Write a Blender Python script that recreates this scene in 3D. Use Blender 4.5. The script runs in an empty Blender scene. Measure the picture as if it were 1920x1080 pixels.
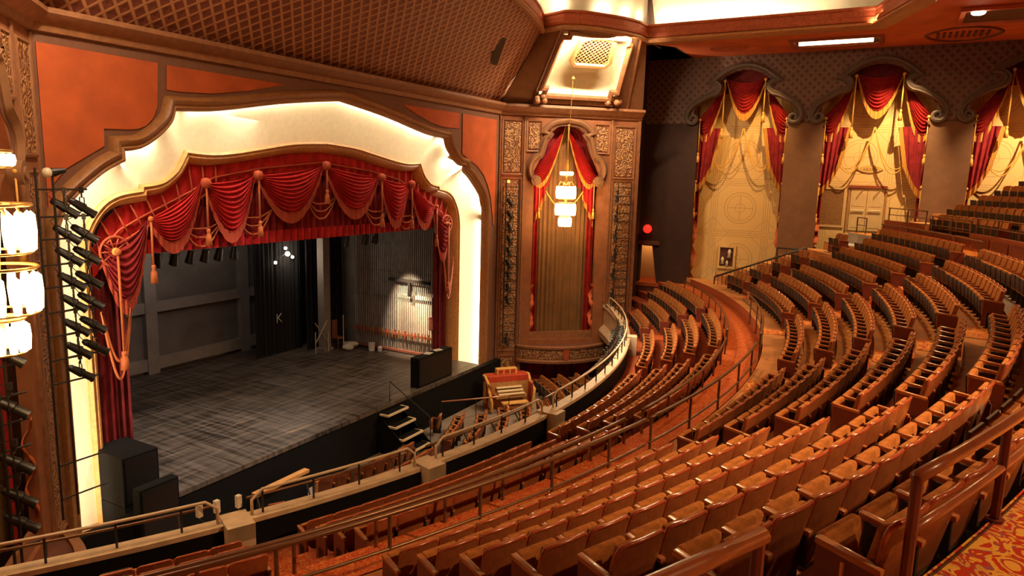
import bpy, bmesh, math, random
from math import sin, cos, pi, radians, degrees, hypot, atan2, asin, sqrt
from mathutils import Vector, Matrix

random.seed(7)
SC = bpy.context.scene
COL = SC.collection

# ------------------------------------------------------------------ camera
CAM_Z = 10.0
YAW, PITCH, ROLL, FPX = 28.81009466, 9.18200198, 1.53876039, 1302.904
def make_camera():
    a, p, r = radians(YAW), radians(PITCH), radians(ROLL)
    F = Vector((cos(a)*cos(p), sin(a)*cos(p), -sin(p)))
    Rv = Vector((sin(a), -cos(a), 0.0))
    U = Rv.cross(F)
    R2 = cos(r)*Rv + sin(r)*U
    U2 = -sin(r)*Rv + cos(r)*U
    cd = bpy.data.cameras.new('camera')
    cd.sensor_width = 36.0
    cd.lens = FPX*36.0/1920.0
    cd.clip_start = 0.05; cd.clip_end = 300
    co = bpy.data.objects.new('camera', cd)
    m = Matrix((R2, U2, -F)).transposed().to_4x4()
    m.translation = (0, 0, CAM_Z)
    co.matrix_world = m
    COL.objects.link(co)
    SC.camera = co
make_camera()

# ------------------------------------------------------------------ view, world, big lights
SC.view_settings.view_transform = 'Standard'
SC.view_settings.look = 'None'
SC.view_settings.gamma = 1.0
SC.view_settings.use_curve_mapping = False
SC.view_settings.exposure = -0.2
SC.cycles.max_bounces = 6
SC.cycles.diffuse_bounces = 3
SC.cycles.glossy_bounces = 2
SC.cycles.transmission_bounces = 2
SC.cycles.transparent_max_bounces = 4
SC.cycles.sample_clamp_indirect = 4.0
SC.cycles.caustics_reflective = False
SC.cycles.caustics_refractive = False
SC.cycles.use_denoising = True
w = bpy.data.worlds.new('dim_air'); SC.world = w
w.use_nodes = True
w.node_tree.nodes['Background'].inputs[0].default_value = (0.02, 0.01, 0.006, 1)
w.node_tree.nodes['Background'].inputs[1].default_value = 0.0

def aim(o, loc, tgt):
    d = Vector(tgt) - Vector(loc)
    o.location = loc
    o.rotation_euler = d.to_track_quat('-Z', 'Y').to_euler()
def area(name, loc, tgt, sx, sy, power, col, spread=180):
    l = bpy.data.lights.new(name, 'AREA'); l.shape = 'RECTANGLE'; l.size = sx; l.size_y = sy
    l.energy = power; l.color = col; l.spread = radians(spread)
    o = bpy.data.objects.new(name, l); COL.objects.link(o); aim(o, loc, tgt); return o
def spot(name, loc, tgt, power, col, ang, blend=0.5, rad=0.15):
    l = bpy.data.lights.new(name, 'SPOT'); l.energy = power; l.color = col
    l.spot_size = radians(ang); l.spot_blend = blend; l.shadow_soft_size = rad
    o = bpy.data.objects.new(name, l); COL.objects.link(o); aim(o, loc, tgt); return o
def point(name, loc, power, col, rad=0.1):
    l = bpy.data.lights.new(name, 'POINT'); l.energy = power; l.color = col; l.shadow_soft_size = rad
    o = bpy.data.objects.new(name, l); COL.objects.link(o); o.location = loc; return o

XC = 18.62                      # centre line of the stage
CY = 33.0                       # centre of the curved seat rows (XC, CY)
WARM = (1.0, 0.60, 0.26); AMBER = (1.0, 0.48, 0.16); CREAMW = (1.0, 0.80, 0.52); NEUT = (1.0, 0.86, 0.74)

# ceiling downlights over the balcony and an added spot for the carpet
spot('balcony_downlight', (21.0, 6.0, 17.6), (9.4, -0.9, 7.4), 12000, WARM, 32, 1.0, 0.12)
spot('balcony_downlight', (24.5, 7.5, 17.6), (18.0, -0.4, 7.0), 3600, WARM, 60, 0.9, 0.25)
spot('balcony_downlight', (29.6, -1.6, 16.0), (27.0, 1.0, 6.5), 2200, WARM, 110, 0.9, 0.2)
spot('balcony_downlight', (9.5, -9.0, 15.6), (9.0, -1.6, 7.3), 13500, WARM, 46, 1.0, 0.12)
spot('balcony_downlight', (24.0, -8.0, 15.6), (23.0, -0.5, 6.8), 7000, WARM, 66, 1.0, 0.12)
spot('aisle_downlight', (26.0, 9.5, 17.6), (24.5, 4.0, 4.4), 800, AMBER, 60, 0.9, 0.25)
spot('cross_aisle_downlight', (12.0, 8.5, 17.6), (18.5, 4.2, 4.4), 500, AMBER, 40, 0.9, 0.25)
spot('carpet_fill_spot', (4.0, -7.5, 15.4), (2.6, -2.8, 7.7), 6500, WARM, 46, 1.0, 0.12)  # unseen fill spot, added to brighten the patterned carpet
# front-of-house and stage light
area('stage_border_light', (XC-2.0, 20.5, 11.5), (XC-2.5, 20.8, 1.0), 8, 1.0, 190, NEUT)
spot('front_of_house_spot', (17.0, 10.5, 16.9), (13.6, 18.0, 1.2), 12000, (1, .89, .78), 36, 0.8, 0.3)
spot('backstage_worklight', (XC-3.0, 21.0, 8.4), (XC-2.0, 27.5, 4.2), 380, NEUT, 75, 0.9, 0.3)
# ------------------------------------------------------------------ materials
MATS = {}
def mat(name, col=(.5, .5, .5), rough=.6, metal=0.0, var=0.0, vscale=6.0, bump=0.0, bscale=40.0, spec=.5, sheen=0.0, emit=None, estr=0.0, coat=0.0):
    m = bpy.data.materials.new(name); m.use_nodes = True
    nt = m.node_tree; b = nt.nodes['Principled BSDF']
    b.inputs['Base Color'].default_value = (*col, 1)
    b.inputs['Roughness'].default_value = rough
    b.inputs['Metallic'].default_value = metal
    b.inputs['Specular IOR Level'].default_value = spec
    if sheen:
        b.inputs['Sheen Weight'].default_value = sheen
        b.inputs['Sheen Tint'].default_value = (*[min(1, c*2+.1) for c in col], 1)
    if coat: b.inputs['Coat Weight'].default_value = coat
    if emit:
        b.inputs['Emission Color'].default_value = (*emit, 1); b.inputs['Emission Strength'].default_value = estr
    if var or bump:
        tc = nt.nodes.new('ShaderNodeTexCoord')
    if var:
        n = nt.nodes.new('ShaderNodeTexNoise'); n.inputs['Scale'].default_value = vscale; n.inputs['Detail'].default_value = 5
        nt.links.new(tc.outputs['Object'], n.inputs['Vector'])
        r = nt.nodes.new('ShaderNodeMapRange'); r.inputs['From Min'].default_value = .3; r.inputs['From Max'].default_value = .7
        r.inputs['To Min'].default_value = 1-var; r.inputs['To Max'].default_value = 1+var
        nt.links.new(n.outputs['Fac'], r.inputs['Value'])
        mx = nt.nodes.new('ShaderNodeVectorMath'); mx.operation = 'SCALE'
        mx.inputs[0].default_value = col
        nt.links.new(r.outputs['Result'], mx.inputs['Scale'])
        nt.links.new(mx.outputs['Vector'], b.inputs['Base Color'])
    if bump:
        n2 = nt.nodes.new('ShaderNodeTexNoise'); n2.inputs['Scale'].default_value = bscale; n2.inputs['Detail'].default_value = 3
        nt.links.new(tc.outputs['Object'], n2.inputs['Vector'])
        bm_ = nt.nodes.new('ShaderNodeBump'); bm_.inputs['Strength'].default_value = bump; bm_.inputs['Distance'].default_value = .02
        nt.links.new(n2.outputs['Fac'], bm_.inputs['Height']); nt.links.new(bm_.outputs['Normal'], b.inputs['Normal'])
    MATS[name] = m
    return m

class NG:
    """tiny node helper"""
    def __init__(s, m):
        s.nt = m.node_tree; s.b = s.nt.nodes['Principled BSDF']
        s.tc = s.nt.nodes.new('ShaderNodeTexCoord')
    def n(s, t, **k):
        o = s.nt.nodes.new(t)
        for a, v in k.items(): setattr(o, a, v)
        return o
    def link(s, a, b): s.nt.links.new(a, b)
    def math(s, op, a, b=None, c=None):
        o = s.n('ShaderNodeMath', operation=op)
        for i, v in enumerate((a, b, c)):
            if v is None: continue
            if isinstance(v, (int, float)): o.inputs[i].default_value = v
            else: s.link(v, o.inputs[i])
        return o.outputs[0]
    def sep(s):
        o = s.n('ShaderNodeSeparateXYZ'); s.link(s.tc.outputs['Object'], o.inputs[0]); return o.outputs
    def mix(s, f, a, b):
        o = s.n('ShaderNodeMix', data_type='RGBA')
        if isinstance(f, (int, float)): o.inputs[0].default_value = f
        else: s.link(f, o.inputs[0])
        for i, v in ((6, a), (7, b)):
            if isinstance(v, tuple): o.inputs[i].default_value = (*v, 1)
            else: s.link(v, o.inputs[i])
        return o.outputs[2]
    def noise(s, scale, detail=4, vec=None, dist=0):
        o = s.n('ShaderNodeTexNoise'); o.inputs['Scale'].default_value = scale; o.inputs['Detail'].default_value = detail; o.inputs['Distortion'].default_value = dist
        s.link(vec if vec is not None else s.tc.outputs['Object'], o.inputs['Vector']); return o.outputs
    def bump(s, h, st=.5, d=.05):
        o = s.n('ShaderNodeBump'); o.inputs['Strength'].default_value = st; o.inputs['Distance'].default_value = d
        s.link(h, o.inputs['Height']); s.link(o.outputs['Normal'], s.b.inputs['Normal'])

def lattice_mat(name, cell, bar, hole, axes, width=.16, rough=.6):
    """diagonal trellis: bars of colour BAR over HOLE"""
    m = mat(name, bar, rough); g = NG(m); s = g.sep()
    u, v = s[axes[0]], s[axes[1]]
    a = g.math('MULTIPLY', g.math('ADD', u, v), 1/cell)
    b = g.math('MULTIPLY', g.math('SUBTRACT', u, v), 1/cell)
    da = g.math('ABSOLUTE', g.math('SUBTRACT', g.math('FRACT', a), .5))
    db = g.math('ABSOLUTE', g.math('SUBTRACT', g.math('FRACT', b), .5))
    mn = g.math('MINIMUM', da, db)
    f = g.math('LESS_THAN', mn, width)
    nz = g.noise(3.0)
    barv = g.mix(g.math('MULTIPLY', nz[0], .6), bar, tuple(c*.6 for c in bar))
    g.link(g.mix(f, hole, barv), g.b.inputs['Base Color'])
    g.bump(g.math('SUBTRACT', .5, mn), .8, .06)
    return m

def ornament_mat(name, base, dark, scale=9.0):
    m = mat(name, base, .5); g = NG(m)
    v = g.n('ShaderNodeTexVoronoi', feature='SMOOTH_F1'); v.inputs['Scale'].default_value = scale
    g.link(g.tc.outputs['Object'], v.inputs['Vector'])
    wv = g.math('SINE', g.math('MULTIPLY', v.outputs['Distance'], 22.0))
    f = g.math('GREATER_THAN', wv, .1)
    g.link(g.mix(f, dark, base), g.b.inputs['Base Color']); g.bump(wv, .6, .03)
    return m

def backdrop_mat(name, base, line, axes=(1, 2), cell=2.75):
    """cream wall stencilled with rings, crosses and square frames"""
    m = mat(name, base, .8); g = NG(m); s = g.sep()
    u = g.math('MULTIPLY', g.math('ADD', s[axes[0]], cell*.5-7.5), 1/cell); v = g.math('MULTIPLY', g.math('ADD', s[axes[1]], cell*.5-8.6), 1/cell)
    fu = g.math('SUBTRACT', g.math('FRACT', u), .5); fv = g.math('SUBTRACT', g.math('FRACT', v), .5)
    au = g.math('ABSOLUTE', fu); av = g.math('ABSOLUTE', fv)
    r = g.math('SQRT', g.math('ADD', g.math('MULTIPLY', fu, fu), g.math('MULTIPLY', fv, fv)))
    def near(x, t, w): return g.math('LESS_THAN', g.math('ABSOLUTE', g.math('SUBTRACT', x, t)), w)
    acc = None
    mxv = g.math('MAXIMUM', au, av)
    diag = g.math('ADD', au, av)
    for f in (near(r, .30, .008), near(r, .245, .006), near(r, .09, .006), near(mxv, .44, .006), near(mxv, .48, .006),
              near(diag, .70, .007),
              g.math('MULTIPLY', g.math('LESS_THAN', g.math('MINIMUM', au, av), .007), g.math('LESS_THAN', r, .245))):
        acc = f if acc is None else g.math('MAXIMUM', acc, f)
    nz = g.noise(7.0, 6)
    tw = g.n('ShaderNodeTexVoronoi'); tw.inputs['Scale'].default_value = 6.0; g.link(g.tc.outputs['Object'], tw.inputs['Vector'])
    fl = g.math('MULTIPLY', g.math('LESS_THAN', tw.outputs['Distance'], .16), .25)
    bb = g.mix(g.math('MULTIPLY', nz[0], .35), base, tuple(c*.8 for c in base))
    bb = g.mix(fl, bb, line)
    g.link(g.mix(g.math('MULTIPLY', acc, .45), bb, line), g.b.inputs['Base Color'])
    return m

def carpet_mat(name, red, gold, dk, scale=1.0):
    m = mat(name, red, .95, spec=.1); g = NG(m)
    mp = g.n('ShaderNodeMapping'); g.link(g.tc.outputs['Object'], mp.inputs['Vector']); mp.inputs['Scale'].default_value = (scale,)*3
    nz = g.noise(3.2, 2, mp.outputs[0], 1.6)
    wv = g.math('FRACT', g.math('MULTIPLY', nz[0], 5.5))
    a = g.math('LESS_THAN', g.math('ABSOLUTE', g.math('SUBTRACT', wv, .5)), .25)
    b_ = g.math('LESS_THAN', g.math('ABSOLUTE', g.math('SUBTRACT', wv, .82)), .06)
    nz2 = g.noise(1.7, 2, mp.outputs[0], 1.0)
    c = g.math('GREATER_THAN', nz2[0], .56)
    fine = g.noise(60.0, 2, mp.outputs[0])
    col = g.mix(a, red, gold)
    col = g.mix(g.math('MULTIPLY', b_, .8), col, dk)
    col = g.mix(g.math('MULTIPLY', g.math('MULTIPLY', c, a), .55), col, tuple(x*.55+y*.3 for x, y in zip(gold, dk)))
    col = g.mix(g.math('MULTIPLY', fine[0], .35), col, tuple(x*.5 for x in red))
    g.link(col, g.b.inputs['Base Color']); g.bump(fine[0], .4, .01)
    return m

def wood_mat(name, c1, c2, rough=.3, axes_scale=(2, 2, 14), coat=.3):
    m = mat(name, c1, rough, coat=coat); g = NG(m)
    mp = g.n('ShaderNodeMapping'); g.link(g.tc.outputs['Object'], mp.inputs['Vector']); mp.inputs['Scale'].default_value = axes_scale
    nz = g.noise(4.0, 6, mp.outputs[0], .6)
    rr = g.n('ShaderNodeMapRange'); rr.inputs[1].default_value = .3; rr.inputs[2].default_value = .7; g.link(nz[0], rr.inputs[0])
    g.link(g.mix(rr.outputs[0], c1, c2), g.b.inputs['Base Color'])
    return m

def stripes_mat(name, c1, c2, axes, freq, rough=.8, amp=.5):
    """threads of a fringe"""
    m = mat(name, c1, rough); g = NG(m); s = g.sep()
    u = g.math('ADD', s[axes[0]], s[axes[1]])
    w_ = g.math('SINE', g.math('MULTIPLY', u, freq))
    f = g.math('MULTIPLY', g.math('ADD', w_, 1.0), .5)
    g.link(g.mix(f, c2, c1), g.b.inputs['Base Color']); g.bump(f, amp, .02)
    return m

def stagefloor_mat():
    m = mat('stage_floor_black_boards', (.03, .026, .024), .42); g = NG(m); s = g.sep()
    mp = g.n('ShaderNodeMapping'); g.link(g.tc.outputs['Object'], mp.inputs['Vector']); mp.inputs['Scale'].default_value = (.5, 6, 1)
    mp2 = g.n('ShaderNodeMapping'); g.link(g.tc.outputs['Object'], mp2.inputs['Vector']); mp2.inputs['Scale'].default_value = (6, .35, 1)
    n1 = g.noise(1.2, 6, mp.outputs[0]); n2 = g.noise(1.4, 6, mp2.outputs[0]); n3 = g.noise(.35, 3)
    line = g.math('LESS_THAN', g.math('FRACT', g.math('MULTIPLY', s[1], 1/1.22)), .012)
    line2 = g.math('LESS_THAN', g.math('FRACT', g.math('MULTIPLY', s[0], 1/2.44)), .006)
    f = g.math('MULTIPLY', g.math('ADD', n1[0], n2[0]), .55)
    r = g.n('ShaderNodeMapRange'); r.inputs[1].default_value = .42; r.inputs[2].default_value = .78; g.link(f, r.inputs[0])
    col = g.mix(r.outputs[0], (.022, .015, .011), (.20, .155, .125))
    sc = g.math('GREATER_THAN', g.math('MULTIPLY', n1[0], g.math('ADD', n3[0], .5)), .78)
    col = g.mix(g.math('MULTIPLY', sc, .7), col, (.30, .17, .09))
    col = g.mix(g.math('MAXIMUM', line, line2), col, (.012, .01, .01))
    g.link(col, g.b.inputs['Base Color'])
    rr = g.n('ShaderNodeMapRange'); rr.inputs[3].default_value = .3; rr.inputs[4].default_value = .6; g.link(n2[0], rr.inputs[0]); g.link(rr.outputs[0], g.b.inputs['Roughness'])
    return m

M = MATS
mat('wall_brown', (.30, .10, .035), .75, var=.18, vscale=2.5, bump=.15, bscale=60)
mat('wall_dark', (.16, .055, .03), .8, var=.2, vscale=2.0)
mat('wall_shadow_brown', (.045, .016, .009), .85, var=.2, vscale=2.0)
mat('field_orange', (.52, .095, .02), .8, var=.16, vscale=1.5, bump=.25, bscale=90)
mat('band_brown', (.19, .075, .04), .75, var=.1)
mat('gold_mould', (.58, .27, .08), .38, var=.18, vscale=8)
mat('arch_mould', (.36, .155, .055), .42, var=.18, vscale=8)
mat('backwall_dark', (.07, .055, .045), .85)
mat('gold_dull', (.40, .19, .07), .5, var=.2, vscale=8)
mat('cornice_brown', (.30, .12, .05), .5, var=.2, vscale=5)
mat('cream_plaster', (.88, .72, .46), .8, var=.05, vscale=6, bump=.1, bscale=70)
mat('dome_plaster', (.90, .84, .68), .85, var=.05, vscale=1.2)
mat('pilaster_tan', (.25, .108, .044), .8, var=.12, vscale=3, bump=.15, bscale=80)
mat('pilaster_brown', (.17, .07, .027), .8, var=.12, vscale=3, bump=.15, bscale=80)
mat('window_mould_grey', (.11, .07, .05), .6, var=.15, vscale=5)
mat('soffit_red', (.55, .115, .035), .8, var=.16, vscale=1.2)
mat('rim_red', (.42, .085, .03), .55, var=.3, vscale=14, bump=.5, bscale=30)
mat('rim_tan', (.42, .18, .07), .5, var=.15, vscale=6)
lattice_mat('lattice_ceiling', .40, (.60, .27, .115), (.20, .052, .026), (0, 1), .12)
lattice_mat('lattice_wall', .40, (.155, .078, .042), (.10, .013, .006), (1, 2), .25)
lattice_mat('lattice_grille', .26, (.80, .50, .22), (.10, .035, .015), (0, 2), .16)
ornament_mat('ornament_gold', (.50, .25, .09), (.20, .07, .03), 5.5)
ornament_mat('ornament_plaster', (.46, .23, .085), (.26, .10, .04), 6.0)
backdrop_mat('backdrop_cream', (.84, .52, .19), (.34, .15, .05))
mat('velvet_red', (.28, .012, .009), .8, var=.3, vscale=3, sheen=.10, spec=.15)
mat('velvet_crimson', (.44, .013, .012), .75, var=.25, vscale=3, sheen=.10, spec=.2)
mat('velvet_dark', (.13, .015, .015), .85, var=.3, vscale=3, sheen=.2, spec=.1)
mat('velvet_maroon', (.24, .016, .018), .8, var=.3, vscale=3, sheen=.3, spec=.15)
mat('braid_orange', (.48, .075, .02), .7, var=.2, vscale=20)
stripes_mat('fringe_orange', (.52, .07, .022), (.30, .03, .012), (0, 2), 95)
stripes_mat('fringe_gold', (.66, .28, .032), (.42, .15, .018), (1, 0), 95)
mat('cord_gold', (.78, .38, .07), .6, var=.2, vscale=30)
mat('cord_orange', (.55, .13, .03), .6, var=.2, vscale=30)
mat('gauze_gold', (.24, .105, .03), .85, var=.2, vscale=1.0)
mat('ribbon_orange', (.60, .12, .03), .7, var=.2, vscale=6)
stagefloor_mat()
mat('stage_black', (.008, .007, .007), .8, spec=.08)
mat('drape_black', (.010, .009, .010), .95)
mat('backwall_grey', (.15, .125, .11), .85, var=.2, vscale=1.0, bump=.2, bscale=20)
mat('beam_grey', (.27, .225, .20), .8, var=.12, vscale=2)
mat('pipe_grey', (.45, .37, .30), .5, var=.2, vscale=3)
mat('steel_dark', (.05, .04, .035), .4, metal=.6)
mat('lamp_black', (.012, .010, .009), .4)
mat('lens_glass', (.30, .18, .10), .08, metal=.3)
mat('iron_black', (.025, .018, .016), .5)
mat('rail_bronze', (.16, .07, .03), .32, metal=.35)
mat('rail_wood', (.30, .085, .03), .28, var=.15, vscale=6, coat=.4)
mat('rail_cream', (.62, .47, .32), .6, var=.1, vscale=5)
mat('parapet_inner', (.14, .07, .045), .7, var=.2, vscale=4)
mat('parapet_front', (.58, .42, .27), .7, var=.15, vscale=4)
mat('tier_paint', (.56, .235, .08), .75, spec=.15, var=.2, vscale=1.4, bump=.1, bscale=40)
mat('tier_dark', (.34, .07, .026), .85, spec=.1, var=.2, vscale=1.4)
mat('tier_pale', (.50, .42, .35), .6, var=.12, vscale=2.0)
mat('floor_grey', (.26, .20, .16), .7, var=.2, vscale=1.0)
carpet_mat('carpet_gold', (.55, .05, .02), (.85, .46, .08), (.28, .12, .16), 1.15)
carpet_mat('carpet_red', (.48, .055, .018), (.60, .20, .05), (.24, .03, .02), 2.2)
mat('plush_brown', (.36, .128, .033), .95, var=.28, vscale=14, sheen=.2, spec=.1, bump=.3, bscale=60)
wood_mat('veneer_back', (.19, .05, .017), (.28, .08, .027), .36, (6, 6, 1.2), .2)
wood_mat('rail_mahogany', (.33, .055, .02), (.42, .085, .03), .22, (3, 3, 3), .5)
wood_mat('arm_oak', (.46, .165, .05), (.36, .11, .033), .26, (10, 1.5, 10), .4)
mat('end_panel_maroon', (.15, .03, .02), .42, var=.2, vscale=3)
mat('seat_iron', (.03, .018, .014), .5)
mat('letter_orange', (.90, .42, .13), .5)
mat('plate_ivory', (.78, .62, .42), .4)
wood_mat('wood_wall', (.24, .045, .018), (.32, .075, .028), .35, (1, 1, 5), .3)
mat('organ_cream', (.42, .20, .07), .5, var=.2, vscale=8)
mat('organ_red', (.46, .05, .02), .45, var=.15, vscale=8)
mat('organ_gold', (.74, .40, .12), .35)
mat('key_ivory', (.85, .70, .45), .35)
mat('door_cream', (.66, .42, .18), .55, var=.08, vscale=3)
mat('door_bar', (.80, .62, .36), .3)
mat('plaque_gold', (.60, .36, .10), .4)
mat('white_plastic', (.80, .74, .66), .5)
mat('cloth_cream', (.62, .53, .42), .9, var=.2, vscale=5)
mat('timber_pale', (.48, .38, .28), .7)
mat('edge_tape', (.72, .55, .36), .6)
mat('chair_rust', (.30, .09, .05), .6)
mat('vent_dark', (.10, .025, .015), .7)
mat('brass', (.60, .32, .10), .3, metal=.6)
mat('crystal_glow', (1, .8, .5), .3, emit=(1.0, .72, .36), estr=9.0)
mat('bulb_glow', (1, .9, .7), .3, emit=(1.0, .86, .60), estr=25.0)
mat('lamp_tube_glow', (1, .9, .7), .3, emit=(1.0, .74, .40), estr=7.0)
mat('red_glow', (.6, .02, .01), .4, emit=(1.0, .03, .015), estr=1.4)
mat('ember_glow', (.6, .1, .02), .4, emit=(1.0, .32, .05), estr=5.0)
mat('dim_door_glow', (.62, .36, .16), .8)
# ------------------------------------------------------------------ geometry helpers
ROOT = {}
class MB:
    def __init__(s): s.v = []; s.f = []
    def add(s, vs, fs):
        o = len(s.v); s.v.extend([tuple(v) for v in vs]); s.f.extend([tuple(i+o for i in f) for f in fs]); return s
    def box(s, x0, x1, y0, y1, z0, z1, fn=None):
        vs = [(x, y, z) for z in (z0, z1) for y in (y0, y1) for x in (x0, x1)]
        if fn: vs = [fn(*v) for v in vs]
        return s.add(vs, [(0, 2, 3, 1), (4, 5, 7, 6), (0, 1, 5, 4), (2, 6, 7, 3), (0, 4, 6, 2), (1, 3, 7, 5)])
    def tube(s, pts, r, n=8, close=False, cap=True):
        P = [Vector(p) for p in pts]; m = len(P); rings = []
        up = Vector((0, 0, 1)); prev = None
        for i, p in enumerate(P):
            if close: t = P[(i+1) % m] - P[i-1]
            else: t = P[min(i+1, m-1)] - P[max(i-1, 0)]
            if t.length < 1e-9: t = Vector((0, 0, 1))
            t.normalize()
            if prev is None:
                a = up if abs(t.dot(up)) < .9 else Vector((1, 0, 0))
                prev = (a - t*a.dot(t)).normalized()
            else:
                prev = prev - t*prev.dot(t)
                prev = prev.normalized() if prev.length > 1e-6 else t.orthogonal().normalized()
            q = t.cross(prev)
            rr = r[i] if isinstance(r, (list, tuple)) else r
            rings.append([p + prev*cos(2*pi*k/n)*rr + q*sin(2*pi*k/n)*rr for k in range(n)])
        vs = [v for R in rings for v in R]; fs = []
        for i in range(m if close else m-1):
            j = (i+1) % m
            for k in range(n):
                fs.append((i*n+k, i*n+(k+1) % n, j*n+(k+1) % n, j*n+k))
        if not close and cap:
            fs.append(tuple(range(n))[::-1]); fs.append(tuple((m-1)*n+k for k in range(n)))
        return s.add(vs, fs)
    def sweep(s, path, prof, N, closed=False, cap=True):
        """PROF = (a, b): a along side (left of travel seen against N), b along N"""
        N = Vector(N).normalized(); P = [Vector(p) for p in path]; m = len(P); n = len(prof); vs = []; fs = []
        for i, p in enumerate(P):
            a = P[i-1] if (closed or i > 0) else None
            b = P[(i+1) % m] if (closed or i < m-1) else None
            d1 = (p-a).normalized() if a is not None else None
            d2 = (b-p).normalized() if b is not None else None
            if d1 is None: d1 = d2
            if d2 is None: d2 = d1
            s1 = N.cross(d1); s2 = N.cross(d2); sd = (s1+s2)
            L = max(.35, sd.length/2); sd.normalize(); sd = sd/L
            for (u, w_) in prof: vs.append(p + sd*u + N*w_)
        for i in range(m if closed else m-1):
            j = (i+1) % m
            for k in range(n):
                fs.append((i*n+k, i*n+(k+1) % n, j*n+(k+1) % n, j*n+k))
        if not closed and cap:
            fs.append(tuple(range(n))[::-1]); fs.append(tuple((m-1)*n+k for k in range(n)))
        return s.add(vs, fs)
    def lathe(s, prof, c=(0, 0, 0), n=24, fn=None):
        vs = []; fs = []; m = len(prof)
        for k in range(n):
            a = 2*pi*k/n
            for (r, z) in prof:
                v = (c[0]+r*cos(a), c[1]+r*sin(a), c[2]+z); vs.append(fn(*v) if fn else v)
        for k in range(n):
            j = (k+1) % n
            for i in range(m-1): fs.append((k*m+i, j*m+i, j*m+i+1, k*m+i+1))
        return s.add(vs, fs)
    def grid(s, fn, nu, nv):
        vs = [fn(i/nu, j/nv) for j in range(nv+1) for i in range(nu+1)]
        fs = [(j*(nu+1)+i, j*(nu+1)+i+1, (j+1)*(nu+1)+i+1, (j+1)*(nu+1)+i) for j in range(nv) for i in range(nu)]
        return s.add(vs, fs)
    def slab(s, fn, nu, nv, off):
        """a grid with thickness: OFF is the vector to its back"""
        o = Vector(off)
        A = [Vector(fn(i/nu, j/nv)) for j in range(nv+1) for i in range(nu+1)]
        n = len(A); W_ = nu+1
        vs = A + [a+o for a in A]
        fs = []
        for j in range(nv):
            for i in range(nu):
                q = (j*W_+i, j*W_+i+1, (j+1)*W_+i+1, (j+1)*W_+i)
                fs.append(q); fs.append(tuple(k+n for k in q[::-1]))
        edge = [i for i in range(W_)] + [j*W_+nu for j in range(1, nv+1)] + [nv*W_+i for i in range(nu-1, -1, -1)] + [j*W_ for j in range(nv-1, 0, -1)]
        for k in range(len(edge)):
            a, b = edge[k], edge[(k+1) % len(edge)]
            fs.append((b, a, a+n, b+n))
        return s.add(vs, fs)
    def ball(s, c, r, nu=10, nv=7, sc=(1, 1, 1)):
        vs = []; fs = []
        for j in range(nv+1):
            t = pi*j/nv
            for i in range(nu):
                a = 2*pi*i/nu; vs.append((c[0]+r*sc[0]*sin(t)*cos(a), c[1]+r*sc[1]*sin(t)*sin(a), c[2]+r*sc[2]*cos(t)))
        for j in range(nv):
            for i in range(nu): fs.append((j*nu+i, (j+1)*nu+i, (j+1)*nu+(i+1) % nu, j*nu+(i+1) % nu))
        return s.add(vs, fs)
    def plate(s, outline, holes, th, fr):
        """flat plate in a 2-D frame; FR maps (u, v, depth) to the world"""
        bm = bmesh.new(); es = []
        for loop in [outline]+list(holes):
            vv = [bm.verts.new((p[0], p[1], 0)) for p in loop]
            for i in range(len(vv)): es.append(bm.edges.new((vv[i], vv[(i+1) % len(vv)])))
        bmesh.ops.triangle_fill(bm, use_beauty=True, use_dissolve=False, edges=es)
        bm.verts.ensure_lookup_table(); bm.faces.ensure_lookup_table()
        for f in bm.faces:
            if f.normal.z < 0: f.normal_flip()
        vs = [fr(v.co.x, v.co.y, 0) for v in bm.verts]; n = len(vs)
        vs += [fr(v.co.x, v.co.y, -th) for v in bm.verts]
        fs = [tuple(v.index for v in f.verts) for f in bm.faces]
        fs += [tuple(v.index+n for v in f.verts)[::-1] for f in bm.faces]
        bm.verts.index_update()
        o = 0
        for loop in [outline]+list(holes):
            L = len(loop)
            for i in range(L): fs.append((o+i, o+(i+1) % L, o+(i+1) % L+n, o+i+n))
            o += L
        bm.free()
        return s.add(vs, fs)
    def build(s, name, m, parent=None, smooth=None, kind=None):
        off = ROOT.get(parent.name, (0, 0, 0)) if parent is not None else (0, 0, 0)
        me = bpy.data.meshes.new(name)
        me.from_pydata([(x-off[0], y-off[1], z-off[2]) for x, y, z in s.v], [], s.f)
        ms = m if isinstance(m, (list, tuple)) else [m]
        for x in ms: me.materials.append(M[x])
        bm = bmesh.new(); bm.from_mesh(me); bmesh.ops.recalc_face_normals(bm, faces=bm.faces[:]); bm.to_mesh(me); bm.free()
        if smooth:
            for p in me.polygons: p.use_smooth = True
            if smooth is not True:
                me.set_sharp_from_angle(angle=radians(smooth))
        me.update()
        o = bpy.data.objects.new(name, me); COL.objects.link(o)
        if parent is not None:
            o.parent = parent; ROOT[o.name] = off
        if kind: o['kind'] = kind
        return o
def tag(o, label, cat, group=None):
    o['label'] = label; o['category'] = cat
    if group: o['group'] = group
    return o
def thing(name, loc, label, cat, group=None):
    o = bpy.data.objects.new(name, None); COL.objects.link(o); o.location = loc; o.empty_display_size = .2
    ROOT[o.name] = tuple(loc); return tag(o, label, cat, group)
def copy_tree(o, loc, rz=0.0, label=None, skip=()):
    r = o.copy(); COL.objects.link(r); r.location = loc; r.rotation_euler = (0, 0, rz)
    if label: r['label'] = label
    for ch in o.children:
        if ch.name.split('.')[0] in skip: continue
        c = ch.copy(); COL.objects.link(c); c.parent = r
        for g in ch.children:
            d = g.copy(); COL.objects.link(d); d.parent = c
    return r
def struct(o): o['kind'] = 'structure'; return o
def lerp(a, b, t): return a+(b-a)*t
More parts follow.
